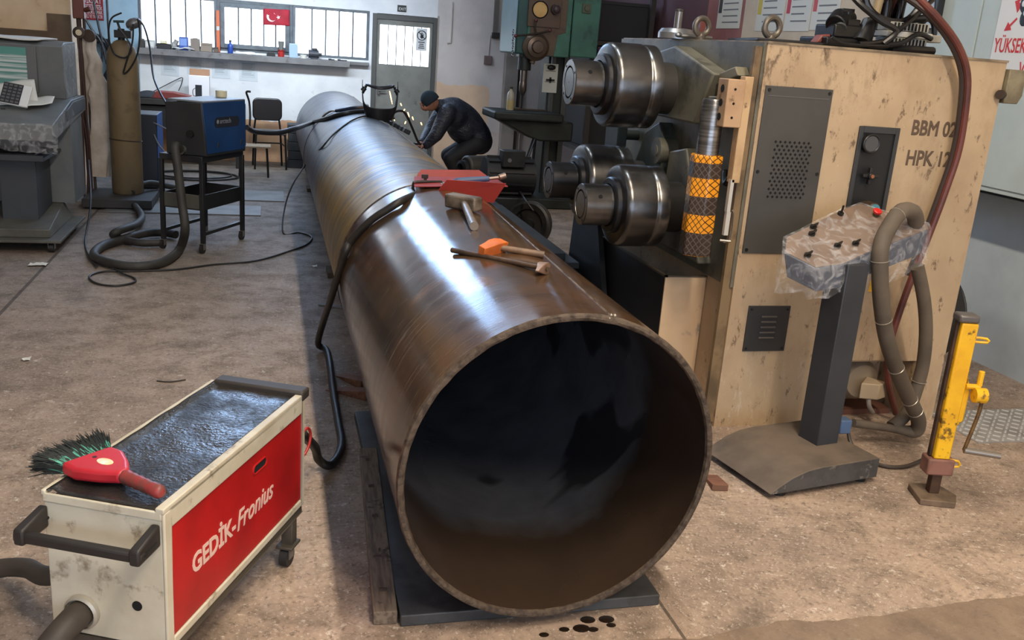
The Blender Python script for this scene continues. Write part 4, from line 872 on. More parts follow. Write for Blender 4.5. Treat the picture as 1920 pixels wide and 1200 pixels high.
# front face fittings
MB().lathe((-.07,-CL-.001,CZ0+.07),(0,-1,0),[(.048,0),(.048,.012),(.042,.018)],28,False).build('hose_flange', mat('flange_pale', (176,170,156), .4, .4), ck)
MB().cyl((.085,-CL-.0015,CZ0+.115),(.085,-CL,CZ0+.115),.014,n=16).build('key_hole', VOID, ck)
MB().tube([(-CW+.01,-CL,CZ1-.075),(-CW+.005,-CL-.06,CZ1-.082),(-CW+.03,-CL-.085,CZ1-.085),(CW-.03,-CL-.085,CZ1-.085),(CW-.005,-CL-.06,CZ1-.082),(CW-.01,-CL,CZ1-.075)], .004, 6, 2).build('handle_core', VOID, ck)
HDL = mat('black_handle', (42,38,36), .5)
MB().box(-CW-.02,CW+.0,-CL-.095,-CL-.07,CZ1-.10,CZ1-.074).build('handle_bar', HDL, ck, bevel=.006)
for s_ in (-1, 1):
    x = s_*(CW-.008)-.008
    MB().hexa([(x-.014,-CL-.10,CZ1-.105),(x+.014,-CL-.10,CZ1-.105),(x+.012,-CL,CZ1-.10),(x-.012,-CL,CZ1-.10),(x-.014,-CL-.10,CZ1-.062),(x+.014,-CL-.10,CZ1-.062),(x+.012,-CL,CZ1-.04),(x-.012,-CL,CZ1-.04)]).build('handle_bracket', HDL, ck, bevel=.006)
# frame and wheels
FRB = mat('dark_khaki_frame', (84,76,64), .6, col2=(64,58,50), scale=8)
MB().box(CW-.03,CW,-CL,CL,CZ0-.035,CZ0).box(-CW,-CW+.03,-CL,CL,CZ0-.035,CZ0).box(-CW,CW,CL-.03,CL,CZ0-.035,CZ0).box(-CW,CW,-CL,-CL+.03,CZ0-.035,CZ0).build('under_frame', FRB, ck, bevel=.003)
for sx in (-1, 1):
    for sy in (-1, 1):
        x = sx*(CW-.02); y = sy*(CL-.06)
        lg = MB().box(x-.02,x+.02,y-.02,y+.02,.075,CZ0-.03).box(x-.03,x+.03,y-.045,y+.03,.068,.078).build('leg', FRB, ck, bevel=.003)
        MB().cyl((x-.014,y-.02,.034),(x+.014,y-.02,.034),.034,n=18).build('wheel', mat('wheel_black', (36,34,33), .6), lg)
        fork(x, y-.02, .03, .07, .019).build('wheel_fork', mat('fork_steel', (130,126,118), .45, .6), lg, smooth=0)
# front hose from the flange, bending down and out of the frame
FM = FRAME[ck.name]
def ckw(x, y, z): return FM @ Vector((x, y, z))
HOSEB = mat('brown_dusty_hose', (70,62,54), .6, col2=(56,50,44), scale=6)
tag(MB().tube([ckw(-.07,-CL-.012,CZ0+.07), ckw(-.07,-CL-.06,CZ0+.068), ckw(-.085,-CL-.12,CZ0+.035), ckw(-.12,-CL-.19,CZ0-.05), ckw(-.17,-CL-.24,.06), ckw(-.25,-CL-.30,.045), ckw(-.36,-CL-.36,.038), Vector((-2.0,-.75,.037)), Vector((-2.8,-.6,.037)), Vector((-3.6,-.9,.037)), Vector((-4.6,-.7,.037))], .036, 14, 6).build('supply_hose', HOSEB), 'thick brown hose leaving the front flange of the red cart', 'hose')
tag(MB().tube([ckw(-CW-.002,-.1,CZ0+.03), ckw(-CW-.05,-.12,CZ0-.0), aZ(92, 1080, .12), aZ(50, 1065, .09), aZ(0, 1066, .06), aZ(-60, 1085, .032), Vector((-2.1,.3,.031)), Vector((-2.8,.7,.031)), Vector((-3.6,.6,.031)), Vector((-4.6,.9,.031))], .03, 12, 6).build('side_hose', HOSEB), 'thick dusty hose curving away behind the left of the cart', 'hose')
# rear connectors
tag(MB().tube([ckw(.10,CL+.001,CZ1-.19), ckw(.10,CL+.07,CZ1-.185), ckw(.105,CL+.12,CZ1-.20)], .024, 12, 5).ring(ckw(.10,CL+.04,CZ1-.187), FM.to_3x3() @ Vector((0,1,0)), .026,.004,20,6).ring(ckw(.10,CL+.06,CZ1-.186), FM.to_3x3() @ Vector((0,1,0)), .026,.004,20,6).ring(ckw(.101,CL+.08,CZ1-.187), FM.to_3x3() @ Vector((0,1,0)), .026,.004,20,6).build('rear_connector', mat('connector_brown', (70,60,50), .55)), 'ribbed brown connector at the rear of the red cart', 'connector')
tag(MB().tube([ckw(.15,CL+.003,CZ1-.16), ckw(.158,CL+.05,CZ1-.145), ckw(.16,CL+.075,CZ1-.18), ckw(.158,CL+.055,CZ1-.225), ckw(.15,CL+.003,CZ1-.25)], .005, 8, 6).build('red_lead', mat('red_lead', (176,44,38), .4)), 'thin red looped lead at the rear of the cart', 'cable')
# torch cable: cart rear -> floor -> over the pipe joint -> torch
gp = [ckw(.105,CL+.12,CZ1-.20), aZ(590, 838, .16), aZ(598, 862, .06), aZ(620, 872, .022), aZ(640, 838, .022), aZ(634, 790, .022), aZ(624, 730, .022), aZ(614, 660, .022), Vector((-.575,2.75,.05)), Vector((-.556,2.62,.22)), Vector((-.547,2.42,.40))]
gp[-1] = Vector((-.535,2.36,.42))
gp += [aP(*q, .0195) for q in [(645,480),(656,455),(674,433),(700,410),(726,393),(754,376)]]+[aY(786,363,2.27), aY(818,354.5,2.31)]
tag(MB().tube(gp, .0185, 12, 6).build('torch_cable', mat('black_torch_cable', (48,43,38), .5, col2=(36,33,30), scale=7)), 'thick black torch cable rising from the floor over the pipe joint', 'cable')

# ------------------------------------------------------------------ hand brush on the cart
br = thing('hand_brush', 'red plastic hand brush with teal and dark bristles lying on the cart', 'brush', (-1.235, -.055, CZ1+.006), math.atan2(-.128-.02, .145))
RP = mat('red_plastic', (198,44,56), .35, col2=(180,38,48), scale=6)
hd = [(-.115,-.072),(-.11,.072),(-.06,.074),(.0,.045),(.035,.02),(.045,.017),(.045,-.017),(.035,-.02),(.0,-.045),(-.06,-.074)]
MB().prism([(x, y, .004) for x, y in hd], (0,0,.036)).build('brush_head', RP, br, bevel=.012, seg=3)
MB().lathe((.04,0,.022),(1,0,0),[(.017,0),(.02,.012),(.0165,.02),(.019,.034),(.0165,.045),(.019,.058),(.0165,.07),(.0185,.084),(.016,.095),(.0175,.11),(.018,.135),(.012,.145),(0,.147)],20).build('brush_handle', mat('worn_red_handle', (150,56,54), .45, col2=(110,66,58), scale=25), br, smooth=60)
MB().ell((-.035,0,.0405),(.026,.016,.0015),20,6).build('sticker', mat('yellow_white_sticker', (232,214,150), .45, col2=(240,236,226), scale=30), br)
MB().cyl((-.078,.0,.0395),(-.078,.0,.041),.006,n=10).build('hang_hole', mat('hole_dark', (70,30,34), .6), br)
def bristles(nm, count, l0, l1, m_, spread):
    b = MB()
    for k in range(count):
        y = random.uniform(-.07,.07); z = random.uniform(.008,.036); ln_ = random.uniform(l0, l1); a = (y/.07)*spread+random.uniform(-.16,.16); e = random.uniform(-.1,.34)
        p0 = Vector((-.108,y,z)); d = Vector((-math.cos(a), math.sin(a), e)).normalized(); p1 = p0+d*ln_*.6; p2 = p0+d*ln_+Vector((0,0,-.014*random.random()))
        s_ = Vector((-d.y, d.x, 0))*.0019; u = Vector((0,0,.0019)); bb = len(b.v)
        for q, f in ((p0,1),(p1,1),(p2,.35)): b.v += [q+s_*f, q-s_*.5*f+u*f, q-s_*.5*f-u*f]
        for j in (0, 3):
            for i in range(3): b.f.append((bb+j+i, bb+j+(i+1) % 3, bb+j+3+(i+1) % 3, bb+j+3+i))
    o = b.build(nm, m_, br, smooth=0); o['kind'] = 'stuff'; return o
part_label(bristles('bristle_tuft', 3200, .055, .10, mat('dark_bristle', (44,48,46), .6), .42), 'dark splayed bristles')
part_label(bristles('bristle_tuft', 1600, .03, .055, mat('teal_bristle', (92,176,150), .5), .35), 'teal roots of the bristles')

# ------------------------------------------------------------------ tray with torch, and hammers on the pipe
th = 79; 
tray = thing('torch_tray', 'red folded sheet steel torch holder resting on top of the pipe', 'torch holder', (.13, 2.42, PZ+PR))
RS = mat('red_sheet', (160,54,48), .5, col2=(146,46,42), scale=5)
# floor of the tray is tangent near the top, walls flare outward along x
x0, x1 = -.14, .36; yn, yf = 2.22, 2.52; zf = 1.065
MB().add([(x0,yn+.02,zf-.02),(x1-.02,yn,zf),(x1-.02,yf,zf),(x0+.04,yf,zf-.01)], [(0,1,2,3)]).build('tray_floor', RS, tray, world=True, solid=.004, smooth=0)
p_ = lambda px, py, y: aY(px, py, y)
nw = [p_(812,368,2.20), p_(925,380,2.20), p_(949,344,2.16), p_(838,337,2.16)]
MB().add(nw, [(0,1,2,3)]).build('near_wall', RS, tray, world=True, solid=.004, smooth=0)
fw_ = [p_(772,357,2.55), p_(905,350,2.6), p_(927,340,2.62), p_(898,319,2.64), p_(790,318,2.62), p_(783,326,2.6)]
MB().add(fw_, [tuple(range(6))]).build('far_wall', RS, tray, world=True, solid=.004, smooth=0)
tg = [p_(752,359,2.42), p_(765,353,2.5), p_(790,352,2.5), p_(830,352,2.45), p_(812,368,2.22), p_(790,371,2.2), p_(775,366,2.28)]
MB().add(tg, [tuple(range(7))]).build('tongue', RS, tray, world=True, solid=.004, smooth=0)
BRK = mat('dark_bracket', (52,46,42), .5, .4)
MB().tube([p_(774,358,2.32), p_(775,345,2.32), p_(782,341,2.32), p_(828,341,2.36)], .008, 6, 2).build('hook_bar', BRK, tray, world=True)
a_ = p_(797,345,2.42); MB().box(a_.x-.008,a_.x+.008,a_.y-.006,a_.y+.006,a_.z-.03,a_.z+.045).box(a_.x-.02,a_.x+.014,a_.y-.008,a_.y+.008,a_.z+.03,a_.z+.05).build('clamp_post', BRK, tray, world=True, bevel=.002)
MB().cyl((.06,2.34,PZ+PR*.985),(.06,2.34,zf-.01),.05,n=20).build('magnet_foot', BRK, tray, world=True)
to = thing('welding_torch', 'blue-handled welding torch with coiled spring resting in the red tray', 'welding torch', (.1, 2.3, 1.1))
ta, tb2, tc, td, te, tf = aY(816,355,2.31), p_(846,345,2.34), p_(872,339,2.34), p_(917,335,2.34), p_(935,333,2.34), p_(948,329,2.34)
sp = []
for k in range(9*10+1):
    t_ = k/90; c_ = ta.lerp(tb2, t_); d_ = (tb2-ta); u_, v_ = frame_of(d_); a = k*2*PI/10
    sp.append(c_+(u_*math.cos(a)+v_*math.sin(a))*.0195)
MB().tube(sp, .0028, 5, 1).build('spring', mat('spring_steel', (170,160,146), .3, .85), to, world=True)
MB().tube([tb2, tb2.lerp(tc,.4)+Vector((0,0,.006)), tc, td], lambda t_: .014+.005*math.sin(t_*PI), 12, 5).build('torch_handle', mat('blue_grey_handle', (64,84,120), .45), to, world=True)
MB().cyl(td, te, .009, n=12).lathe(te, tf-te, [(.011,0),(.016,.005),(.016,(tf-te).length),(.012,(tf-te).length+.002)], 14).build('nozzle', mat('nozzle_brown', (140,120,108), .4, .7), to, world=True)
# sledge hammer: head lying across, handle toward the viewer
IRON = mat('worn_iron', (142,128,112), .4, .35, col2=(104,92,80), scale=12, dirt=(72,58,46), dscale=10)
OW = mat('oiled_handle_wood', (136,104,76), .5, col2=(98,74,54), scale=8, stretch=(1,1,1))
def hammer(name, lab, headc, hdir, hl, hr, handle_end, hw, headmat, handmat, style):
    t = thing(name, lab, 'hammer', headc); hd_ = Vector(hdir).normalized(); hc = Vector(headc); he = Vector(handle_end); ax = (he-hc).normalized()
    up = hd_.cross(ax).normalized()
    if up.z < 0: up = -up
    sd = up.cross(hd_).normalized()
    b = MB()
    def q(a, s_, u): return hc+hd_*a+sd*s_+up*u
    if style == 'sledge':
        b.hexa([q(-hl,-hr,-hr), q(-hl,hr,-hr), q(-hl,hr,hr), q(-hl,-hr,hr), q(hl,-hr,-hr), q(hl,hr,-hr), q(hl,hr,hr), q(hl,-hr,hr)]); b.build('head', headmat, t, world=True, bevel=.009)
    else:
        prof = [(-hl,.1),(-hl*.5,.62),(-hl*.15,1.0),(hl*.15,1.0),(hl*.5,.7),(hl,.12)] if style == 'pick' else [(-hl,.75), (-hl*.55,.9), (-hl*.2,1.1), (hl*.2,1.1), (hl*.6,.85), (hl,.12)]
        n0 = len(b.v)
        for a, s_ in prof:
            w_ = hr*(1 if style == 'club' else .8)
            b.v += [q(a,-w_*(s_ if style != 'pick' else max(s_,.35)),-hr*s_), q(a,w_*(s_ if style != 'pick' else max(s_,.35)),-hr*s_), q(a,w_*(s_ if style != 'pick' else max(s_,.35)),hr*s_), q(a,-w_*(s_ if style != 'pick' else max(s_,.35)),hr*s_)]
        for j in range(len(prof)-1):
            for i in range(4): k = (i+1) % 4; b.f.append((n0+j*4+i, n0+j*4+k, n0+(j+1)*4+k, n0+(j+1)*4+i))
        b.f += [(n0,n0+1,n0+2,n0+3), tuple(n0+(len(prof)-1)*4+i for i in (3,2,1,0))]; b.build('head', headmat, t, world=True, bevel=.003)
    MB().tube([hc-ax*(hr*1.25), hc+ax*hr*1.5, hc.lerp(he,.5), he], lambda t_: hw*(.82+.25*t_), 12, 5).build('handle', handmat, t, world=True)
    return t
hc = aP(869, 379, .034); hammer('sledge_hammer', 'heavy short sledge hammer with a square steel head beside the red tray', hc, aP(900, 385, .034)-aP(838, 374, .034), .085, .031, aP(889, 424, .018), .017, IRON, mat('grey_worn_handle', (150,136,122), .4, .4, col2=(116,102,88), scale=10), 'sledge')
h0 = aP(928, 463, .022); hammer('orange_hammer', 'small hammer with an orange painted head and wooden handle', h0, (aP(945, 458, .02)-aP(905, 470, .02)), .07, .021, aP(1020, 478, .014), .0125, mat('orange_paint', (214,112,44), .5, col2=(180,90,40), scale=12), OW, 'club')
h1 = aP(1018, 503, .018); hammer('chipping_hammer', 'long thin chipping hammer with a pointed bare steel head', h1, (aP(1040, 492, .018)-aP(998, 512, .018)), .066, .020, aP(848, 469, .014), .0095, mat('bare_pick_steel', (170,140,120), .4, .6, col2=(140,108,90), scale=14), mat('brown_rod_handle', (112,88,70), .45, .3, col2=(80,64,52), scale=9), 'pick')
# ------------------------------------------------------------------ left pillar
struct(MB().box(-4.2, -2.76, 8.2, 8.8, 0, ZC).build('wall_pillar', mat('peach_pillar', (244,214,174), .75, col2=(232,198,156), scale=3, dirt=(150,120,90), dscale=3, dlo=.6, dhi=.75), smooth=0))
o = MB().box(-4.2, -2.76, 8.17, 8.2, 0, 1.58).box(-2.98, -2.76, 8.17, 8.2, 1.58, 1.75).build('pillar_shade', mat('pillar_shade_brown', (126,104,80), .7, col2=(108,88,68), scale=4), smooth=0); struct(o)  # stepped shadow of a machine on the pillar, built as a brown board

# ------------------------------------------------------------------ wrapped control console
cs = thing('control_console', 'grey control console on a column, partly wrapped in clear plastic', 'control console', (-2.75, 5.7, 0))
def cb(mb, name, m_, par=None, **k): return mb.build(name, m_, par or cs, world=True, **k)
CG = mat('console_grey', (112,114,112), .5, col2=(98,100,98), scale=3); CD = mat('console_dark', (62,66,70), .5, col2=(54,58,62), scale=3)
CBASE = mat('console_base_olive', (96,94,84), .6, col2=(80,78,70), scale=5)
cb(MB().box(-3.3,-2.37,5.12,6.15,.085,.105), 'base_plate', CBASE, bevel=.003)
cb(MB().hexa([(-3.3,5.22,.105),(-2.46,5.22,.105),(-2.46,6.1,.105),(-3.3,6.1,.105),(-3.3,5.22,.17),(-2.46,5.22,.17),(-2.52,6.1,.24),(-3.3,6.1,.24)]), 'base_hump', CBASE, bevel=.006)
for (x, y) in ((-2.45,5.2),(-2.45,6.05),(-3.2,5.2)):
    w_ = cb(MB().cyl((x-.018,y,.04),(x+.018,y,.04),.04,n=18), 'castor', mat('castor_black', (40,38,36), .5)); cb(fork(x, y, .03, .086, .025), 'castor_fork', mat('fork_steel', (130,126,118), .45, .6), w_, smooth=0)
cb(MB().box(-2.85,-2.59,5.5,6.0,.17,.70), 'column', CD, bevel=.005)
cb(MB().box(-3.3,-2.50,5.35,6.0,.665,.69).box(-3.3,-2.50,5.35,5.36,.69,.71), 'shelf_tray', CD, bevel=.003)
cb(MB().box(-3.3,-2.42,6.02,6.5,.24,1.05), 'rear_panel', CG, smooth=0)
sd = [(5.25,.83),(5.25,.95),(6.02,1.085),(6.6,1.085),(6.6,.96)]
cb(MB().prism([(-3.4,y,z) for y, z in sd], (1.0,0,0)), 'desk', CG, bevel=.006)
cb(MB().prism([(-2.399,y,z) for y, z in [(5.75,.94),(5.75,1.02),(6.0,1.07),(6.55,1.07),(6.55,.985)]], (.012,0,0)), 'desk_cheek', CD, bevel=.003)
cb(MB().prism([(-3.4,y,z) for y, z in [(6.05,1.085),(6.0,1.5),(6.1,1.53),(6.55,1.53),(6.55,1.085)]], (.955,0,0)), 'upright_box', CG, bevel=.006)
sxr = aY(50,120,5.98).x
sc_ = cb(MB().box(-3.35,sxr+.07,5.985,6.02,1.13,1.49), 'screen_bezel', mat('bezel_grey', (98,98,96), .5), bevel=.004)
def scr_mat():
    t = NT('teal_film_screen'); x, y, z = t.xyz(); n = t.noise(4, 5, (.3,1,14))
    c = t.mix(t.rng(n, .42, .58), lin(92,140,130), lin(196,204,200)); c = t.mix(t.math('GREATER_THAN', z, 1.42), c, lin(86,146,134)); c = t.mix(t.math('LESS_THAN', z, 1.22), c, lin(98,150,142)); t.base(c); t.rough(.25); return t.m
cb(MB().box(-3.33,sxr,5.975,5.985,1.15,1.475), 'screen', scr_mat(), sc_, smooth=0)
for (px, py) in ((6,209),(54,211),(92,203)): q = aZ(px, py, 1.0); cb(MB().cyl((q.x,q.y,q.z-.02),(q.x,q.y,q.z+.025),.016,n=10), 'knob', mat('switch_black', (30,29,28), .4))
# clear film over the right side and the front edge
fl = MB().grid(lambda u, v: crumple(Vector((-2.435+.01*math.sin(v*9), 5.98+u*.58, 1.02+v*.5)), .02, 9), 14, 14); cb(fl, 'plastic_film', WRAP, smooth=50)
fl = MB().grid(lambda u, v: crumple(Vector((-3.4+u*1.03, 5.235-.01*v, .96-v*.17-.06*u*u*v)), .022, 10), 30, 8); cb(fl, 'plastic_film', WRAP, smooth=50)
fl = MB().grid(lambda u, v: crumple(Vector((-2.38, 5.24+u*.75, .84+.13*u+v*.13)), .014, 12), 14, 5); cb(fl, 'plastic_film', WRAP, smooth=50)
PAPER = mat('paper_white2', (224,222,214), .8)
def sheet(name, pts, lab, cat='paper', group=None, th_=.002, m_=PAPER):
    a, b, c, d = [Vector(p) for p in pts]
    g = MB().grid(lambda u, v: crumple((a.lerp(b, u)).lerp(d.lerp(c, u), v)+Vector((0,0,.004*math.sin(u*7+v*3))), .006, 5), 10, 8)
    return tag(g.build(name, m_, solid=th_), lab, cat, group)
sheet('paper_sheet', [aY(-20,200,5.72), aY(72,193,5.78), aY(64,148,5.94), aY(-20,158,5.94)], 'curling white paper leaning behind the calculator on the console', group='papers on the console')
sheet('paper_sheet', [aY(40,200,5.60), aY(98,194,5.72), aY(103,180,5.9), aY(60,182,5.9)], 'flat white paper right of the calculator on the console', group='papers on the console')
sheet('paper_sheet', [(-3.1,6.04,1.545),(-2.62,6.0,1.54),(-2.55,6.4,1.545),(-3.1,6.45,1.55)], 'white papers lying on top of the upright console box', group='papers on the console', th_=.012)
cal = thing('calculator', 'black and white desk calculator propped on the console papers', 'calculator', aY(22,198,5.62))
cq = aY(22,198,5.62)
M_ = Matrix.Translation(cq) @ Matrix.Rotation(math.radians(9),4,'Y') @ Matrix.Rotation(math.radians(52),4,'X')
MB().box(-.09,.11,0,.19,0,.02, M_).build('casing', mat('calc_white', (226,226,222), .4), cal, world=True, bevel=.004)
kp = MB().box(-.088,.05,.004,.186,.02,.022, M_).build('keypad', mat('calc_black', (34,34,36), .4), cal, world=True, smooth=0)
for i in range(4):
    for j in range(6): MB().box(-.080+i*.033,-.056+i*.033,.01+j*.029,.03+j*.029,.022,.027, M_).build('key', mat('key_grey', (92,90,88), .5), kp, world=True, bevel=.002)
o = tag(MB().tube([aZ(88,402,.16), aZ(104,388,.2), aZ(118,396,.16), aZ(124,408,.05)], .028, 10, 5).build('console_hose', HOSEB), 'short thick hose stub on the base of the console', 'hose')

# ------------------------------------------------------------------ gas corner
BR = mat('brown_pipe', (84,66,54), .6, col2=(64,50,42), scale=5)
po = thing('gas_post', 'rusty brown gas pipe post with two gauges beside the pillar', 'gas post', (-2.56, 7.6, 0))
MB().cyl((-2.565,7.6,0),(-2.60,7.6,2.6),.022,n=12).cyl((-2.52,7.62,0),(-2.545,7.62,1.75),.014,n=10).build('riser_pipe', BR, po, world=True)
p = aY(148,61,7.55); g1 = MB().lathe((p.x,p.y,p.z),(0,-1,0),[(.0,-.02),(.055,-.02),(.055,.012),(.045,.016)],24).build('gauge', BR, po, world=True); MB().cyl((p.x,p.y-.015,p.z),(p.x,p.y-.018,p.z),.028,n=18).build('gauge_dial', mat('dial_cream', (230,210,170), .4), g1, world=True)
p = aY(167,67,7.55); MB().lathe((p.x,p.y,p.z),(-.3,-1,0),[(.0,-.02),(.058,-.02),(.058,.012),(.0,.016)],24).build('gauge', BR, po, world=True)
MB().box(-2.63,-2.53,7.55,7.65,1.72,1.95).cyl((-2.53,7.57,1.8),(-2.47,7.55,1.82),.022,n=12).build('regulator', mat('regulator_rust', (112,66,52), .5, .4), po, world=True, bevel=.008)
for k, (pts, r_) in enumerate(((((150,80),(158,180),(168,280),(175,400)), .011), (((146,70),(152,150),(156,260),(160,420)), .011), (((144,200),(158,232),(165,300),(162,420)), .009))):
    MB().tube([aY(x, y, 7.5-.0*i) for i, (x, y) in enumerate(pts)], r_, 8, 5).build('gas_hose', mat('maroon_hose', (72,46,40), .5), po, world=True)
def cloth(u, v):
    cx = aY(158+26*min(v*1.7,1), 62+272*v, 7.5); w_ = .05+.05*min(1, v*2.2)-.03*max(0, v-.75)*4*.5
    a = u*2*PI; fold = 1+.22*math.sin(a*4+v*6)
    return Vector((cx.x+w_*fold*math.cos(a), 7.62+.05*fold*math.sin(a), cx.z)) + Vector((.012*math.sin(v*40),0,0))*(1 if v < .45 else .2)
tag(MB().grid(cloth, 28, 44).build('cloth_cover', mat('cream_cloth', (226,212,196), .85, col2=(206,190,172), scale=6)), 'crumpled cream cloth cover hanging beside the gas cylinder', 'cloth')
tag(MB().tube([aY(172,160,7.7), aY(180,190,7.7), aY(188,222,7.7)], .035, 10, 4).build('dark_sleeve', mat('maroon_sleeve', (72,36,34), .7)), 'dark maroon glove sleeve hanging below the cream cloth', 'glove')
gc = thing('gas_cylinder', 'tall dusty tan gas cylinder with a black hose looped over its valve', 'gas cylinder', (-2.195, 7.45, .1))
def cyl_mat():
    t = NT('dusty_tan_cylinder'); x, y, z = t.xyz(); n = t.noise(2.5, 6, (1,1,.5))
    c = t.mix(t.rng(n, .38, .64), lin(134,112,78), lin(112,98,74)); c = t.mix(t.rng(t.noise(6, 6), .55, .7, 0, .6), c, lin(90,76,56)); c = t.mix(t.rng(t.math('ADD', x, t.math('MULTIPLY', n, .06)), -.085, -.125), c, lin(116,118,112)); t.base(c); t.rough(.6); return t.m
MB().lathe((0,0,0),(0,0,1),[(.13,0),(.145,.02),(.145,1.26),(.138,1.32),(.115,1.39),(.07,1.44),(.04,1.455)],40).build('cylinder_body', cyl_mat(), gc, smooth=50)
VB = mat('valve_dark', (44,40,38), .5, .3)
MB().cyl((0,0,1.44),(0,0,1.56),.032,n=14).box(-.06,.09,-.045,.045,1.475,1.545).cyl((-.01,0,1.55),(-.03,0,1.62),.012,n=8).build('valve', VB, gc, bevel=.006)
MB().cyl((-.065,0,1.62),(.03,0,1.625),.012,n=10).build('valve_wheel', mat('valve_teal', (56,74,72), .5), gc)
MB().ell((.115,-.01,1.615),(.075,.06,.05),18,12, Matrix.Rotation(-.35,3,'Y')).cyl((.07,-.01,1.56),(.1,-.01,1.6),.03,n=12).build('regulator_cap', mat('regulator_silver', (146,144,142), .35, .5, col2=(96,92,90), scale=12), gc)
MB().ring((0,0,.52),(.06,.05,1),.1475,.005,40,6).build('retaining_chain', mat('chain_brown', (66,54,44), .5, .5), gc)
HB2 = mat('black_gas_hose', (32,31,31), .4)
lp = [aY(*q) for q in [(228,24,7.3),(208,36,7.28),(204,70,7.28),(214,100,7.28),(235,108,7.28),(247,92,7.28),(236,70,7.28),(224,54,7.28),(222,46,7.29)]]
MB().tube(lp, .008, 8, 6).build('hose_loop', HB2, gc, world=True)
lp = [aY(*q) for q in [(258,36,7.28),(262,60,7.28),(258,100,7.28),(244,128,7.28),(232,138,7.28),(236,120,7.28),(248,80,7.28),(250,45,7.29)]]
MB().tube(lp, .008, 8, 6).build('hose_loop', HB2, gc, world=True)
tag(MB().tube([aY(258,36,7.3), aY(270,50,7.1), aY(281,90,6.9), aY(287,140,6.6), aY(298,170,6.3), aY(318,205,6.0)], .009, 8, 6).build('gas_supply_hose', HB2), 'black gas hose running from the cylinder valve to the wire feeder', 'hose')
bs = thing('cylinder_stand', 'low dark steel box stand under the gas cylinder', 'stand', (-2.2, 7.3, 0))
MB().box(-2.55,-1.93,7.02,7.72,.02,.1).build('stand_box', mat('stand_dark', (58,56,54), .6, col2=(48,46,44), scale=4), bs, world=True, bevel=.004)
for (x, y) in ((-2.5,7.08),(-1.98,7.08),(-2.5,7.66),(-1.98,7.66)): MB().box(x-.03,x+.03,y-.03,y+.03,.0005,.02).build('stand_foot', VB, bs, world=True, smooth=0)
tag(MB().box(-2.35,-.92,6.9,7.4,.0005,.012, None).build('floor_plate', mat('floor_plate_grey', (120,118,114), .55, .2, col2=(104,102,98), scale=4), bevel=.002), 'flat grey steel sheet on the floor behind the trolley', 'steel sheet')
tag(MB().box(-1.25,-.68,7.75,8.4,.0005,.012).build('floor_plate', mat('floor_plate_grey', (120,118,114), .55, .2, col2=(104,102,98), scale=4), bevel=.002), 'small grey steel sheet on the floor left of the far pipe', 'steel sheet')
# red notice
a, c_ = aY(152,-4,YB), aY(195,39,YB)
sn = tag(MB().box(a.x, c_.x, YB-.012, YB-.002, c_.z, a.z).build('danger_notice', mat('notice_red', (150,34,48), .45), bevel=.002), 'dark red danger notice with white lettering on the pale blue wall', 'sign')
WL = mat('white_letter', (230,230,228), .5); hgt = a.z-c_.z; wd = c_.x-a.x
text('lettering', 'DİKKAT !', .085, WL, sn, (a.x+.015, YB-.013, c_.z+hgt*.78), AX_FRONT, sx=.7)
MB().box(a.x+.05, c_.x-.03, YB-.0135, YB-.012, c_.z+hgt*.69, c_.z+hgt*.72).build('rule', WL, sn, smooth=0)
for k, s in enumerate(('SU VE ELEKTRİK', 'AKSAMINA DOKUNMAK', 'TEHLİKELİ VE YASAKTIR')): text('lettering', s, .062, WL, sn, (c_.x-.012, YB-.013, c_.z+hgt*(.49-.2*k)), AX_FRONT, sx=(.58,.5,.42)[k], align='RIGHT')
# coil of cable on the wall
co = thing('cable_coil', 'coil of black cable hanging on the pale blue wall behind the gas cylinder', 'cable coil', (-2.9, YB-.05, 1.2))
for k in range(9):
    c = aY(180+random.uniform(-2,2), 112+random.uniform(-3,3), YB-.14); s_ = random.uniform(.8,1.08)
    MB().tube([c+Vector((.17*s_*math.cos(a), random.uniform(-.02,.02)+k*.008, .29*s_*math.sin(a))) for a in [2*PI*i/16 for i in range(16)]], .013, 8, 2, True).build('cable_turn', mat('coil_black', (38,42,50), .4), co, world=True)
MB().cyl(aY(165,76,YB-.03),aY(205,77,YB-.03),.028,n=10).cyl(aY(182,76,YB),aY(182,76,YB-.2),.016,n=10).build('hook_rail', VB, co, world=True)
for k, pts in enumerate((((200,-5),(203,50),(205,95),(200,140)), ((157,30),(172,55),(190,80),(200,120)), ((175,0),(184,45),(192,90),(186,150),(190,175)))):
    tag(MB().tube([aY(x, y, YB-.22) for x, y in pts], .014, 8, 5).build('hanging_cable', mat('coil_black', (38,42,50), .4)), ['black cable hanging straight down right of the red notice', 'black cable slanting down across the red notice', 'black cable hanging in front of the red notice and coil'][k], 'cable', 'cables hanging by the coil')

# ------------------------------------------------------------------ trolley with wire feeder
tl = thing('steel_trolley', 'black steel trolley with a lower tray on castors', 'trolley', (-1.365, 5.61, 0), math.radians(-27))
BK = mat('black_trolley_paint', (38,38,39), .45, col2=(30,30,31), scale=4); tw, td_, tz = .175, .315, .765
MB().box(-tw-.01,tw+.01,-td_-.01,td_+.01,tz-.05,tz).build('top_frame', BK, tl, bevel=.004)
for sx in (-1,1):
    for sy in (-1,1):
        x, y = sx*tw, sy*td_
        lg = MB().box(x-.016,x+.016,y-.016,y+.016,.075,tz-.04).build('leg', BK, tl, bevel=.002)
        MB().cyl((x-.012,y-.015,.035),(x+.012,y-.015,.035),.035,n=18).build('castor', mat('castor_black', (40,38,36), .5), lg)
        fork(x, y-.01, .03, .078, .02).build('castor_fork', mat('fork_steel', (130,126,118), .45, .6), lg, smooth=0)
MB().box(-tw,tw,-td_,td_,.34,.35).box(-tw,-tw+.006,-td_,td_,.35,.46).box(tw-.006,tw,-td_,td_,.35,.46).box(-tw,tw,td_-.006,td_,.35,.46).build('lower_tray', BK, tl, smooth=0)
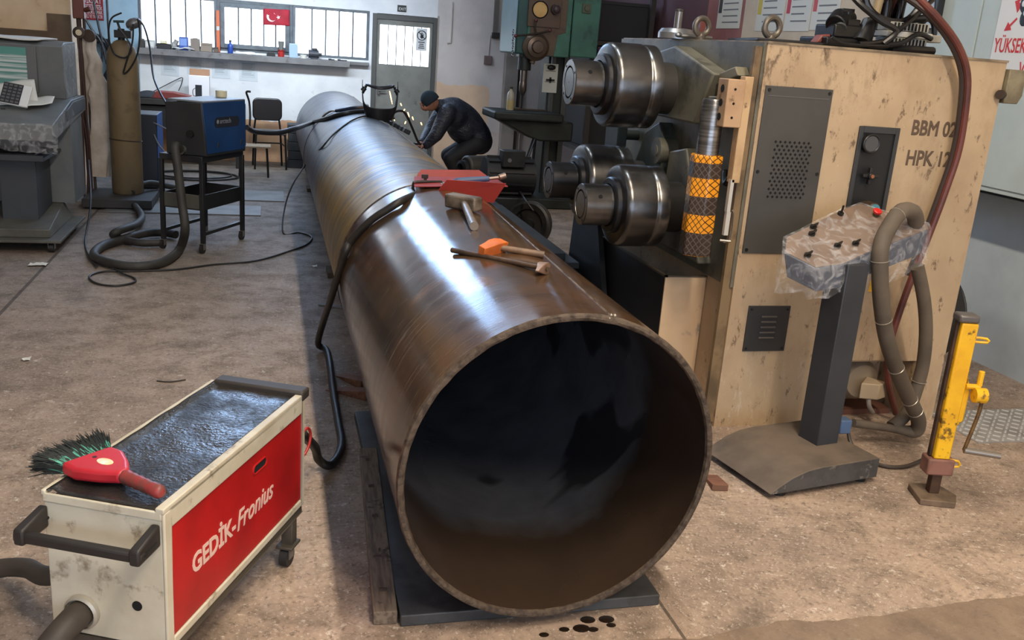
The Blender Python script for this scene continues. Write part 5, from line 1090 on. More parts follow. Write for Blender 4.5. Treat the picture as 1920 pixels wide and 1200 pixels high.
MB().box(-tw,tw,-td_,-td_+.006,.35,.46).build('tray_front', mat('olive_tray_front', (86,84,76), .5), tl, smooth=0)
MB().box(tw-.012,tw+.012,-td_,td_,.14,.165).box(-tw-.012,-tw+.012,-td_,td_,.14,.165).build('stretcher', BK, tl, smooth=0)
TF = FRAME[tl.name]
tag(MB().tube([TF @ Vector(q) for q in [(-.1,.1,.365),(.0,.2,.37),(.1,.1,.37),(.02,-.02,.375),(-.08,.08,.38),(.03,.17,.385),(.11,.05,.38)]], .012, 8, 6).build('cable_bundle', mat('coil_black', (38,42,50), .4)), 'black cable bundle lying in the lower tray of the trolley', 'cable')
fd = thing('wire_feeder', 'blue and black wire feeder box standing on the black trolley', 'wire feeder', (-1.325, 5.56, tz+.0005), math.radians(-29))
fw2, fl2, fh = .165, .31, .43
FB = mat('feeder_black', (46,47,48), .5, col2=(40,41,42), scale=4); FBL = mat('feeder_blue', (26,62,108), .4, col2=(22,54,96), scale=3)
MB().hexa([(-fw2,-fl2,0),(fw2,-fl2+.04,0),(fw2,fl2,0),(-fw2,fl2,0),(-fw2,-fl2-.0,fh-.03),(fw2,-fl2-.02,fh-.015),(fw2,fl2,fh-.015),(-fw2,fl2,fh-.03)]).build('casing', FB, fd, bevel=.01)
MB().prism([(fw2-.001,y,z) for y, z in [(-fl2+.045,.02),(fl2-.03,.02),(fl2-.005,.05),(fl2-.005,fh-.05),(fl2-.03,fh-.018),(-fl2-.015,fh-.018)]], (.006,0,0)).build('side_cover', FBL, fd, bevel=.004)
MB().box(-fw2+.02,fw2+.004,-fl2+.0,fl2-.01,fh-.02,fh-.004).build('lid', mat('feeder_grey', (128,132,136), .4), fd, bevel=.008)
lb = MB(); yy0, yy1, z0, z1, r_ = -.16, .2, .215, .295, .035; pts = []
for (cy, cz, a0) in ((yy1-r_, z1-r_, 0), (yy0+r_, z1-r_, PI/2), (yy0+r_, z0+r_, PI), (yy1-r_, z0+r_, 3*PI/2)):
    for k in range(6): a = a0+PI/2*k/5; pts.append((fw2+.0052, cy+r_*math.cos(a), cz+r_*math.sin(a)))
lb.prism(pts, (.002,0,0)); nm = lb.build('name_plate', mat('plate_black', (34,35,38), .35), fd)
text('lettering', 'arctech', .055, mat('plate_grey_letter', (140,142,148), .5), nm, (fw2+.0075, -.09, .247), AX_RIGHT)
MB().ell((fw2+.0075,-.118,.262),(.001,.016,.016),12,8).build('emblem', mat('plate_grey_letter', (140,142,148), .5), nm)
MB().box(fw2+.003,fw2+.008,-.12,-.10,.06,.1).box(fw2+.003,fw2+.008,.22,.24,.06,.1).build('latch', FB, fd, bevel=.003)
MB().cyl((.05,-fl2-.012,.17),(.05,-fl2+.02,.17),.03,n=18).build('socket', mat('socket_black', (20,20,20), .4), fd)
MB().cyl((-.03,-fl2-.02,.04),(-.03,-fl2+.02,.045),.035,n=16).build('hose_socket', mat('socket_steel', (120,118,112), .4, .6), fd)
o = tag(MB().lathe(TF @ Vector((.06,.2,tz+fh)),(0,0,1),[(.045,0),(.045,.05),(.02,.05),(.02,.0)],24,False).build('tape_roll', mat('cream_tape', (222,212,176), .5)), 'cream roll of tape on top of the wire feeder', 'tape roll')
FFm = FRAME[fd.name]
BIGH = mat('black_bundle_hose', (58,55,50), .6, col2=(46,44,40), scale=8)
hp = [FFm @ Vector((-.03,-fl2-.02,.05)), aY(328,275,5.2), aY(334,320,5.15), aY(341,380,5.12), aY(347,430,5.08), aZ(338,465,.05), aZ(318,485,.04), aZ(285,497,.04), aZ(240,499,.04), aZ(195,490,.04), aZ(176,478,.045), aZ(190,462,.045), aZ(225,450,.045), aZ(270,438,.05), aZ(305,436,.045), aZ(330,440,.045)]
tag(MB().tube(hp, .034, 12, 6).build('hose_bundle', BIGH), 'thick black hose bundle hanging from the wire feeder and looping on the floor', 'hose')
hp = [aZ(300,455,.04), aZ(262,455,.04), aZ(228,448,.045), aZ(212,440,.09), aZ(225,432,.12), aZ(252,422,.11), aZ(266,408,.05), aZ(258,392,.045), aZ(240,372,.07), aZ(224,358,.11)]
tag(MB().tube(hp, .031, 12, 6).build('hose_bundle', BIGH), 'thick black hose snaking from the gas cylinder stand over the loop', 'hose')
hp = [aZ(247,362,.12), aZ(258,350,.16), aZ(280,343,.18), aZ(305,347,.14), aZ(330,352,.11)]
tag(MB().tube(hp, .03, 12, 6).build('hose_bundle', BIGH), 'thick black hose arching behind the trolley from the cylinder stand', 'hose')
THN = mat('thin_black_cable', (36,34,31), .5)
tp2 = [aP(722,219,.012), aP(690,217,.010), aP(660,226,.010), aP(625,252,.010), aP(604,276,.012), aY(580,300,6.8), aY(552,340,6.6), aY(535,385,6.4), aZ(531,437,.012), aZ(560,436,.01), aZ(584,444,.01), aZ(575,458,.01), aZ(545,470,.01), aZ(480,489,.01), aZ(400,496,.01), aZ(330,505,.01), aZ(250,508,.01), aZ(195,509,.01), aZ(168,518,.01), aZ(180,531,.01), aZ(215,536,.01), aZ(250,530,.01), aZ(252,522,.01), aZ(228,512,.015), aZ(208,499,.02)]
tag(MB().tube(tp2, .0075, 8, 6).build('ground_cable', THN), 'thin black cable from the pipe down to a loop on the floor', 'cable')
tp2 = [aY(166,300,6.6), aY(170,380,6.0), aZ(160,450,.02), aZ(166,478,.02), aZ(182,500,.02)]
tag(MB().tube(tp2, .008, 8, 6).build('ground_cable', THN), 'thin dark cable dropping beside the console to the hose loop', 'cable')

# ------------------------------------------------------------------ work bench along the back wall
wbn = thing('work_bench', 'dark steel work bench under the window ledge', 'work bench', (-1.9, 10.5, 0))
BD = mat('bench_dark', (54,52,50), .55, col2=(44,42,40), scale=4)
MB().box(-2.55,-1.15,10.15,10.9,.76,.83).build('bench_top', BD, wbn, world=True, bevel=.004)
MB().box(-2.5,-1.2,10.18,10.85,.48,.74).build('bench_drawers', mat('bench_black', (34,34,34), .5), wbn, world=True, smooth=0)
for (x, y) in ((-2.48,10.22),(-1.22,10.22),(-2.48,10.83),(-1.22,10.83)): MB().box(x-.035,x+.035,y-.035,y+.035,.0005,.76).build('leg', BD, wbn, world=True, smooth=0)
bxx = thing('carton', 'white carton with a picture of a black device, its brown flap open', 'carton', (-1.7, 10.55, .8305))
MB().box(-.13,.12,-.09,.09,0,.29).build('carton_body', mat('carton_white', (230,228,232), .5), bxx, bevel=.003)
MB().hexa([(-.13,.085,.29),(.12,.085,.29),(.12,.09,.29),(-.13,.09,.29),(-.13,.12,.37),(.12,.12,.37),(.12,.124,.37),(-.13,.124,.37)]).build('flap', mat('carton_brown', (150,110,80), .7), bxx, smooth=0)
MB().box(-.05,.03,-.0915,-.09,.03,.18).build('picture', mat('picture_black', (34,36,42), .4), bxx, smooth=0)
MB().tube([(-.05,-.0915,.14),(-.08,-.0915,.11),(-.075,-.0915,.05),(-.05,-.0915,.04)], .004, 6, 4).build('picture_cord', mat('picture_black', (34,36,42), .4), bxx)
tag(MB().prism([(-2.25,10.2,.83),(-1.85,10.2,.83),(-1.78,10.2,.88),(-2.0,10.2,.92),(-2.2,10.2,.92)], (0,.2,0)).build('red_toolbox', mat('dull_red', (124,54,50), .5), bevel=.01), 'dull red tool case on the work bench', 'tool case')
tag(MB().grid(lambda u, v: crumple(Vector((-2.5+u*.42, 10.2+v*.4, .84+.07*math.sin(u*PI)*math.sin(v*PI))), .02, 8), 12, 10).build('dark_jacket', mat('dark_cloth', (40,42,46), .8), solid=.01), 'dark jacket thrown on the work bench', 'jacket')
tag(MB().tube([aY(285,173,10.8), aY(310,160,10.9), aY(330,150,10.95), aY(342,146,10.95), aY(340,158,10.95), aY(335,170,10.9)], .006, 6, 5).build('power_cord', THN), 'thin cord plugged into the wall above the work bench', 'cord')
bw = thing('blue_welder', 'blue and dark welding power source under the bench beside the cylinder', 'welding machine', (-2.1, 8.3, 0))
MB().box(-.16,.13,-.25,.25,.06,.82).build('casing', mat('dark_navy', (40,46,58), .5), bw, bevel=.01)
MB().box(.13,.137,-.25,.25,.06,.82).build('blue_side', mat('bright_blue', (44,92,160), .45), bw, smooth=0)
for (x, y) in ((-.12,-.2),(.1,-.2),(-.12,.2),(.1,.2)): MB().cyl((x-.015,y,.035),(x+.015,y,.035),.035,n=14).build('wheel', mat('castor_black', (40,38,36), .5), bw)
MB().tube([(.1,-.25,.74),(.2,-.3,.7),(.36,-.3,.62),(.42,-.3,.48),(.3,-.3,.38),(.16,-.28,.5),(.1,-.26,.62)], .008, 8, 6).build('lead', mat('grey_lead', (110,112,118), .4), bw)
for k in range(2):
    pts = [Vector((-1.7+.5*(1-k*.15)*math.cos(a), 9.35+.35*(1-k*.1)*math.sin(a), .015+k*.015)) for a in [2*PI*i/12+k for i in range(14)]]
    tag(MB().tube(pts, .011, 8, 4).build('floor_cable_loop', THN), ['loose black cable loop on the floor below the work bench, outer', 'loose black cable loop on the floor below the work bench, inner'][k], 'cable', 'cable loops below the bench')

# ------------------------------------------------------------------ chair
ch = thing('chair', 'metal-framed chair with a black padded backrest against the back wall', 'chair', (-.84, 10.42, 0), math.radians(6))
VN = mat('black_vinyl', (34,30,30), .28); CF = mat('dark_chair_tube', (34,34,36), .4, .3)
rr_ = [(sx_*(.12)+.07*math.cos(a), sz_*.075+.07*math.sin(a)) for (sx_, sz_, a0) in ((1,1,0),(-1,1,PI/2),(-1,-1,PI),(1,-1,1.5*PI)) for a in [a0+PI/2*k/5 for k in range(6)]]
MB().prism([(x, .17, .74+z) for x, z in rr_], (0,.045,0)).build('backrest', VN, ch, bevel=.015, seg=3)
MB().box(-.2,.2,-.22,.2,.445,.485).build('seat', mat('grey_seat', (86,80,74), .6), ch, bevel=.012)
for s_ in (-1, 1):
    MB().tube([(s_*.19,.2,.0),(s_*.17,.2,.45),(s_*.15,.2,.62)], .013, 8, 3).build('leg', CF, ch)
    MB().tube([(s_*.2,-.2,.0),(s_*.185,-.2,.42),(s_*.175,-.17,.445),(s_*.17,.0,.445)], .013, 8, 3).build('leg', CF, ch)
    MB().cyl((s_*.19,-.2,.3),(s_*.18,.2,.3),.009,n=8).build('stretcher', CF, ch)
MB().cyl((-.19,.2,.3),(.19,.2,.3),.009,n=8).build('stretcher', CF, ch)
stl = thing('wooden_stool', 'low stool of pale slats in front of the chair beside the trolley', 'stool', (-1.02, 9.6, 0))
for k in range(4): MB().box(-.2,.2,-.14+k*.08,-.09+k*.08,.36,.38).build('slat', mat('pale_slat', (150,134,112), .7), stl, bevel=.003)
for (x, y) in ((-.17,-.12),(.17,-.12),(-.17,.12),(.17,.12)): MB().cyl((x,y,0),(x*.9,y*.9,.36),.013,n=8).build('leg', CF, stl)
# box stack behind the far pipe end
st = thing('crate_stack', 'dark stacked steel blocks left of the far pipe end', 'steel blocks', (-.50, 10.62, 0))
for k in range(5): MB().box(-.10+.01*(k % 2),.1,-.18,.16,.001+k*.115,.11+k*.115).build('block', mat('block_dark', (54,56,58), .6, col2=(44,46,48), scale=6), st, bevel=.004)

# ------------------------------------------------------------------ notices on the back wall
def notice(px0, px1, py0, py1, lab):
    a, b = aY(px0, py0, YB), aY(px1, py1, YB); zt_, zb_ = a.z, b.z
    o = tag(MB().box(a.x, b.x, YB-.004, YB-.001, zb_, zt_).build('wall_notice', mat('plastic_sleeve_paper', (206,212,218), .3), smooth=0), lab, 'notice', 'notices in plastic sleeves on the back wall')
    MB().box(a.x+.03, b.x-.03, YB-.0055, YB-.004, zb_+.04, zt_-.02).build('printed_sheet', mat('printed_sheet', (194,202,208), .6), o, smooth=0)
    for k in range(8):
        z = zt_-.04-k*(zt_-zb_-.1)/8; MB().box(a.x+.04, b.x-.04-random.uniform(0,.05), YB-.0065, YB-.0055, z-.004, z+.004).build('text_line', mat('print_grey2', (158,164,170), .6), o, smooth=0)
notice(301, 336, 104, 143, 'leftmost of four notices in plastic sleeves below the ledge'); notice(350, 383, 107, 141, 'second notice from the left in the row below the ledge'); notice(397, 432, 110, 148, 'third notice from the left in the row below the ledge'); notice(448, 483, 113, 153, 'rightmost of four notices in plastic sleeves below the ledge')
# ------------------------------------------------------------------ things on the window ledge
LZ = 1.4155
def led(px): return aY(px, 95+(px-300)*.085, YB-.12).x
def lbox(name, px0, px1, h, col, lab, cat, d=.12, bev=.004, extra=None, yo=-.11):
    x0, x1 = led(px0), led(px1)
    t = thing(name, lab, cat, ((x0+x1)/2, YB+yo, LZ), 0); w_ = (x1-x0)/2
    MB().box(-w_, w_, -d/2, d/2, 0, h).build('body', mat('ledge_'+name+str(px0), col, .55), t, bevel=bev)
    if extra: extra(t, w_, d, h)
    return t
def lid(col, f=.8, hh=.02):
    def f_(t, w_, d, h): MB().box(-w_*f, w_*f, -d/2*f, d/2*f, h, h+hh).build('lid', mat('lid_%d_%d_%d' % col, col, .5), t, bevel=.003)
    return f_
def front(col, z0=.2, z1=.8):
    def f_(t, w_, d, h): MB().box(-w_*.8, w_*.8, -d/2-.001, -d/2, h*z0, h*z1).build('label_panel', mat('pl_%d_%d_%d' % col, col, .5), t, smooth=0)
    return f_
lbox('small_carton', 262, 272, .09, (64,60,58), 'dark small carton at the left end of the window ledge', 'box', extra=lid((84,80,76)))
lbox('white_carton', 273, 291, .10, (186,186,184), 'pair of white cartons on the left of the window ledge', 'box', extra=front((220,220,216)))
lbox('parts_tray', 294, 321, .06, (42,40,42), 'black parts tray on the window ledge', 'tray', extra=lid((30,30,30), .9, .008))
lbox('yellow_pack', 301, 313, .035, (206,190,96), 'small yellow pack lying in the black parts tray', 'pack', extra=front((236,232,220)), d=.08).location.z = LZ+.068
o = tag(MB().ell((led(326), YB-.1, LZ+.05), (.04,.045,.05), 14, 10).cyl((led(327), YB-.1, LZ+.05), (led(332), YB-.1, LZ+.12), .03, n=12).build('grey_cup', mat('grey_cup', (150,148,144), .5)), 'tilted grey cup between the yellow pack and the blue box on the ledge', 'cup')
lbox('blue_box', 337, 353, .165, (42,74,156), 'bright blue box standing on the window ledge', 'box', extra=front((120,146,204), .35, .9))
o = tag(MB().grid(lambda u, v: crumple(Vector((led(322)+u*.28, YB-.2+v*.12, LZ+.02+.025*math.sin(u*PI)*math.sin(v*PI))), .016, 14), 12, 8).build('white_rag', mat('rag', (176,176,176), .85), solid=.006), 'crumpled pale rag in front of the blue box on the ledge', 'rag')
lbox('brown_block', 358, 375, .155, (124,112,102), 'tall grey-brown block with a notched top on the ledge', 'block', extra=lid((112,100,92), .5, .008))
lbox('brown_block', 377, 398, .11, (136,122,108), 'low grey-brown block beside the tall block on the ledge', 'block', extra=front((112,98,88), .7, .85))
lbox('rusty_part', 401, 410, .045, (92,76,66), 'small rusty part beside the orange rod on the ledge', 'part', extra=lid((70,58,52)))
lv2 = thing('orange_level', 'orange rod leaning upright on the window frame', 'level', (led(409), YB-.03, LZ)); MB().box(-.022,.022,-.02,.02,0,.53).build('bar', mat('level_orange', (206,104,62), .5), lv2, bevel=.003); MB().box(-.018,.018,-.022,-.02,.28,.33).build('vial', mat('vial_pale', (190,196,196), .3), lv2, smooth=0)
def bottle(name, px, r, h, col, capc, lab, neck=.4, y=-.1, cat='bottle'):
    t = thing(name, lab, cat, (led(px), YB+y, LZ)); MB().lathe((0,0,0),(0,0,1),[(r*.95,0),(r,.005),(r,h*.6),(r*.85,h*.68),(r*neck,h*.76),(r*neck,h*.88)],18).build('body', mat('b_'+name+str(px), col, .35), t, smooth=40); MB().cyl((0,0,h*.86),(0,0,h),r*neck*1.2,n=12).build('cap', mat('c_'+name+str(px), capc, .4), t); return t
bottle('spray_bottle', 432, .035, .17, (36,70,150), (60,66,56), 'blue spray bottle on the ledge in front of the casement')
sheet('paper_pile', [(led(441),YB-.2,LZ+.012),(led(480),YB-.2,LZ+.012),(led(478),YB-.08,LZ+.03),(led(443),YB-.08,LZ+.03)], 'scattered white papers on the ledge below the casement', th_=.008)
lbox('black_case', 500, 516, .035, (30,30,31), 'flat black case on the ledge left of the red can', 'case', extra=lid((44,44,45)))
t = bottle('red_can', 527, .042, .09, (170,42,40), (150,36,34), 'red tin on the ledge under a grey cup', .95, cat='tin'); MB().lathe((0,0,.09),(0,0,1),[(.03,0),(.04,.11),(.037,.11),(.03,.02)],16,False).build('upper_cup', mat('grey_cup2', (110,112,108), .4), t)
lbox('blue_container', 542, 558, .17, (158,182,206), 'pale blue translucent container on the ledge', 'container', extra=lid((186,206,222), .95, .012))
o = tag(MB().lathe((led(569), YB-.12, LZ),(0,0,1),[(.045,0),(.045,.045),(.02,.045),(.02,0)],20,False).build('white_roll', mat('white_roll', (206,202,192), .6)), 'low white roll on the ledge beside the small motor', 'roll')
sm = thing('small_motor', 'small dark electric motor on the right of the window ledge', 'motor', (led(589), YB-.12, LZ)); MB().cyl((-.075,0,.065),(.06,0,.065),.055,n=20).cyl((.06,0,.065),(.1,0,.065),.02,n=10).box(-.05,.05,-.04,.04,0,.02).build('motor_body', mat('motor_dark', (60,62,68), .45, .3), sm, bevel=.004); MB().box(-.03,.04,-.03,.03,.115,.14).build('terminal', mat('motor_dark2', (44,46,50), .5), sm, bevel=.004)
for k, (a, b) in enumerate(((617,627),(634,650))): tag(MB().box(led(a), led(b), YB-.15, YB-.11, LZ, LZ+.015).box(led(a)-.01, led(a)+.03, YB-.16, YB-.10, LZ, LZ+.022).build('hand_tool', mat('tool_dark', (60,62,66), .4, .5), bevel=.003), ['short dark hand tool lying on the right of the ledge', 'long dark hand tool at the right end of the ledge'][k], 'tool')
# flag in the casement
fa, fb_ = aY(494,16,YB-.02), aY(543,50,YB-.02)
def flag(u, v): return Vector((fa.x+(fb_.x-fa.x)*u, YB-.025-.008*math.sin(u*8+v*3), fa.z+.01*u+(fb_.z-fa.z)*v))
fg = tag(MB().grid(flag, 18, 10).build('flag', mat('flag_red', (176,30,50), .7, col2=(158,26,44), scale=8), solid=.002), 'red flag with a white crescent and star hanging in the casement', 'flag')
fc = Vector((fa.x+(fb_.x-fa.x)*.30, 0, (fa.z+fb_.z)/2+.005)); hr = (fa.z-fb_.z)*.30
def yfl(x): u = (x-fa.x)/(fb_.x-fa.x); return YB-.025-.008*math.sin(u*8+1.5)-.0035
pts = []
for k in range(25): a = math.radians(40+280*k/24); pts.append((fc.x+hr*math.cos(a), fc.z+hr*math.sin(a)))
for k in range(25): a = math.radians(320-280*k/24-.0); pts.append((fc.x+hr*.26+hr*.78*math.cos(a), fc.z+hr*.78*math.sin(a)))
cm = MB(); n2 = 25
for i in range(24):
    q = [pts[i], pts[i+1], pts[49-i-1], pts[49-i]]; cm.add([(x, yfl(x), z) for x, z in q], [(0,1,2,3)])
FWm = mat('flag_white', (232,226,226), .7); cm.build('crescent', FWm, fg, smooth=0)
s2 = MB(); sc2 = Vector((fa.x+(fb_.x-fa.x)*.57, 0, fc.z)); pts = [(sc2.x+(hr*.5 if k % 2 == 0 else hr*.2)*math.cos(PI+k*PI/5), sc2.z+(hr*.5 if k % 2 == 0 else hr*.2)*math.sin(PI+k*PI/5)) for k in range(10)]
s2.prism([(x, yfl(sc2.x)-.001, z) for x, z in pts], (0,-.001,0)); s2.build('star', FWm, fg, smooth=0)
# ------------------------------------------------------------------ drill press
dp = thing('drill_press', 'green and brown pillar drill with a large work table behind the bending machine', 'drill press', (2.3, 8.2, 0))
def db(mb, name, m_, par=None, **k): return mb.build(name, m_, par or dp, world=True, **k)
TEAL = mat('teal_machine_paint', (70,122,104), .45, col2=(60,106,92), scale=3, dirt=(44,70,62), dscale=5); TEALD = mat('dark_teal_paint', (52,92,90), .45, col2=(44,80,78), scale=3)
BRN = mat('oily_brown_panel', (104,84,66), .5, col2=(88,70,56), scale=4, dirt=(62,48,38), dscale=4)
DGR = mat('dark_green_iron', (44,50,46), .5, .2, col2=(36,40,38), scale=4, dirt=(28,28,26), dscale=5)
db(MB().box(1.78,2.02,7.95,8.7,1.69,2.75), 'head_side', TEALD, bevel=.02)
db(MB().box(1.90,2.40,7.93,8.7,1.685,2.75), 'gear_head', TEAL, bevel=.01)
db(MB().prism([(1.93,7.925,1.70),(2.22,7.925,1.69),(2.25,7.925,1.92),(2.34,7.925,1.95),(2.34,7.925,2.75),(1.93,7.925,2.75)], (0,.012,0)), 'face_plate', BRN, bevel=.004)
db(MB().box(2.415,2.735,7.95,8.65,1.70,2.75), 'motor_cover', TEAL, bevel=.012)
db(MB().box(2.39,2.42,7.97,8.6,1.70,2.7), 'cover_gap', VOID, smooth=0)
p = aY(1041,18,7.9); q = aY(1013,18,7.9)
db(MB().box(q.x-.13,q.x+.24,7.905,7.93,q.z-.18,q.z+.16), 'dial_plate', mat('dial_plate_brown', (92,72,58), .45), bevel=.003)
dl = db(MB().cyl((q.x,7.9,q.z),(q.x,7.92,q.z),.085,n=32), 'speed_dial', mat('dial_yellow', (216,176,110), .4, col2=(196,152,88), scale=6)); db(MB().ring((q.x,7.9,q.z),(0,1,0),.086,.007,32,6), 'dial_ring', VOID, dl)
db(MB().cyl((p.x,7.84,p.z),(p.x,7.92,p.z),.05,.055,n=20).ell((p.x,7.84,p.z),(.045,.03,.045),14,8), 'speed_knob', mat('knob_plum', (70,56,58), .4))
q = aY(1005,88,7.9)
db(MB().lathe((q.x,7.93,q.z),(0,-1,0),[(.15,0),(.15,.03),(.11,.05),(.11,.09),(.07,.1),(.06,.13),(0,.135)],36), 'feed_hub', mat('feed_hub_brown', (96,82,70), .35, .5), smooth=30)
LV = mat('lever_dark', (60,52,46), .4, .5)
c = Vector((aY(1003,64,7.85)))
for pts in (((968,67),(1003,64),(1030,58)), ((1005,62),(1003,50),(1005,40))):
    db(MB().tube([aY(x, y, 7.84) for x, y in pts], .011, 8, 3), 'feed_lever', LV)
for (px, py) in ((967,67),(1031,57),(1005,38)): db(MB().ell(aY(px,py,7.84), .022, 12, 8), 'lever_ball', mat('lever_ball', (92,54,50), .35))
p = aY(1100,16,7.94); db(MB().box(p.x-.05,p.x+.05,7.93,7.95,p.z-.05,p.z+.05).cyl((p.x,7.91,p.z),(p.x,7.93,p.z),.03,n=16), 'power_switch', mat('switch_olive', (92,96,78), .5), bevel=.004)
sx = aY(983,125,8.05).x
db(MB().cyl((sx,8.05,1.52),(sx,8.05,1.70),.075,n=28).box(sx-.085,sx+.085,7.98,8.12,1.66,1.70), 'quill', DGR, bevel=.004)
db(MB().cyl((sx,8.05,1.40),(sx,8.05,1.53),.038,n=20), 'spindle', mat('spindle_steel', (120,114,108), .3, .85))
db(MB().lathe((sx,8.05,1.24),(0,0,1),[(.016,0),(.03,.03),(.042,.06),(.042,.13),(.036,.16)],20), 'chuck', mat('chuck_steel', (112,104,98), .3, .85))
db(MB().cyl((sx,8.05,1.10),(sx,8.05,1.25),.009,n=8), 'drill_bit', mat('bit_dark', (52,48,46), .3, .8))
cl = [aY(962,58,7.9), aY(960,75,7.9), aY(959,92,7.9), aY(961,104,7.9)]
for k in range(7):
    a = cl[0].lerp(cl[3], k/6); db(MB().ring(a, (1,.3 if k % 2 else -.9,0), .016, .005, 12, 6), 'chain_link', mat('chain_steel', (120,118,114), .35, .8))
db(MB().box(2.27,2.52,8.25,8.6,.05,1.72), 'column', DGR, bevel=.015)
db(MB().box(2.44,2.50,8.2,8.26,.3,1.70).box(2.29,2.34,8.2,8.26,.3,1.70), 'slideway', mat('slideway_steel', (84,86,84), .35, .6), bevel=.003)
db(MB().box(1.95,2.75,7.8,8.9,.0005,.12), 'base', DGR, bevel=.015)
db(MB().box(1.545,2.34,7.72,8.38,.985,1.075), 'work_table', DGR, bevel=.022, seg=3)
for y in (7.9,8.05,8.2): db(MB().box(1.6,2.3,y-.015,y+.015,1.0755,1.077), 'table_slot', VOID, smooth=0)
db(MB().prism([(1.6,7.85,.985),(2.5,7.85,.985),(2.5,7.85,.77),(2.12,7.85,.76),(1.98,7.85,.80)], (0,.4,0)), 'table_bracket', DGR, bevel=.02)
db(MB().cyl((2.1,8.05,.77),(1.92,8.05,.12),.016,n=8).cyl((2.12,8.05,.77),(2.1,8.05,.12),.016,n=8), 'table_screw', BLACKM)
db(MB().cyl((2.36,7.86,.9),(2.36,8.25,.9),.11,n=28), 'table_clamp', DGR)
db(MB().cyl((2.02,7.94,1.69),(1.98,7.94,1.6),.022,.03,n=12), 'drain_plug', BRN)
p = aY(1031,150,8.18); o = tag(MB().box(p.x-.085,p.x+.085,8.17,8.18,p.z-.14,p.z+.18).build('wall_card', mat('pale_card', (206,208,198), .6), smooth=0), 'white tally card fixed to the drill column under the head', 'card')
for z in (-.02,.1,.16): MB().box(p.x-.06,p.x+.06,8.168,8.17,p.z+z-.004,p.z+z+.004).build('text_line', mat('print_grey', (120,116,112), .6), o, smooth=0)
MB().box(p.x-.05,p.x+.05,8.155,8.17,p.z-.01,p.z+.01, None).box(p.x-.01,p.x+.01,8.155,8.17,p.z-.03,p.z+.03).ell((p.x,8.15,p.z+.14),(.05,.02,.03),12,8).build('star_clip', BLACKM, o)
p = aY(957, 190, 8.0); bt = thing('oil_bottle', 'clear plastic bottle with yellowish oil on the drill table', 'bottle', (p.x, 8.0, 1.0775))
MB().lathe((0,0,0),(0,0,1),[(.04,0),(.042,.01),(.042,.15),(.036,.19),(.016,.215),(.016,.235)],20).build('bottle_body', mat('bottle_plastic', (168,160,140), .25, col2=(190,186,170), scale=3), bt, smooth=40); MB().lathe((0,0,.01),(0,0,1),[(.0425,0),(.0425,.1)],20,False).build('oil_label', mat('oil_yellow', (178,160,110), .4), bt); MB().cyl((0,0,.232),(0,0,.255),.018,n=12).build('cap', mat('cap_dark', (60,52,46), .5), bt)
o = tag(MB().box(1.85,2.0,8.1,8.2,1.0775,1.10).box(2.0,2.25,8.13,8.16,1.0775,1.095).build('clamp_bar', mat('clamp_brown', (84,74,66), .5, .4), bevel=.004), 'brown clamp bar lying on the drill table', 'clamp')

# ------------------------------------------------------------------ dark clutter between pipe and machine
MT = mat('dark_motor_iron', (40,40,41), .5, .3, col2=(30,30,31), scale=6)
rl = thing('steel_bars', 'stack of dark flat steel bars lying beside the pipe', 'steel bars', (.95, 4.0, 0))
for k, (x0, x1, z0, z1) in enumerate(((.74,1.02,.0,.42),(.72,.98,.421,.46),(.74,1.02,.461,.50),(.70,.94,.501,.545))): MB().box(x0,x1,2.85+k*.05,5.2-k*.08,max(z0,.0005),z1).build('bar', mat('bar_charcoal', (62,64,64), .5, .4, col2=(50,52,52), scale=4), rl, world=True, bevel=.004)
mt = thing('electric_motor', 'dark ribbed electric motor standing beside the pipe behind the steel bars', 'motor', (1.25, 5.6, 0))
MB().box(1.02,1.45,5.4,5.8,.0005,.5).build('motor_stand', MT, mt, world=True, bevel=.01)
MB().cyl((.98,5.6,.66),(1.42,5.6,.66),.16,n=28).build('motor_body', MT, mt, world=True)
for k in range(10): a = 2*PI*k/10; MB().box(-.2,.2,-.006,.006,.155,.178, Matrix.Translation((1.2,5.6,.66)) @ Matrix.Rotation(a,4,'X')).build('rib', MT, mt, world=True)
MB().box(1.1,1.3,5.42,5.56,.76,.9).build('terminal_box', MT, mt, world=True, bevel=.006); MB().cyl((1.16,5.415,.82),(1.16,5.42,.82),.018,n=12).build('terminal_stud', mat('stud_grey', (120,120,122), .4, .6), mt, world=True)
wh = thing('pulley_wheel', 'large dark pulley wheel on the floor stand between the pipe and the rollers', 'pulley', (1.3, 5.15, 0))
c = Vector((1.27,5.05,.34))
MB().lathe(c, (-.75,-1,.1), [(.09,-.05),(.175,-.05),(.195,-.04),(.195,-.02),(.18,-.005),(.195,.01),(.195,.03),(.175,.04),(.13,.03),(.12,.0),(.05,.0),(.05,.04),(0,.04)], 40).build('rim', mat('wheel_rim_dark', (64,60,56), .45, .5, col2=(44,42,40), scale=6), wh, world=True, smooth=30)
MB().box(1.2,1.42,5.06,5.32,.0005,.3).build('pedestal', MT, wh, world=True, bevel=.01)
tag(MB().tube([aY(1003,262,7.0), aY(985,310,6.6), aY(970,345,6.2), aY(982,370,5.0), aY(1000,395,4.8)], .008, 8, 5).build('drill_cable', THN), 'black cable dropping from the drill table into the dark clutter', 'cable')
bx_ = thing('dark_gearbox', 'dark gearbox lump behind the red tray near the worker', 'gearbox', (1.2, 6.7, 0))
MB().box(1.0,1.4,6.5,6.95,.0005,.55).cyl((1.02,6.6,.60),(1.4,6.75,.60),.11,n=20).build('gearbox_body', mat('gearbox_grey', (70,66,60), .5, .2, col2=(54,52,48), scale=5), bx_, world=True, bevel=.02)
MB().lathe((1.0,6.55,.58),(-1,-.4,0),[(.09,0),(.09,.04),(.06,.05),(.055,.02),(0,.02)],20).build('flange', MT, bx_, world=True)
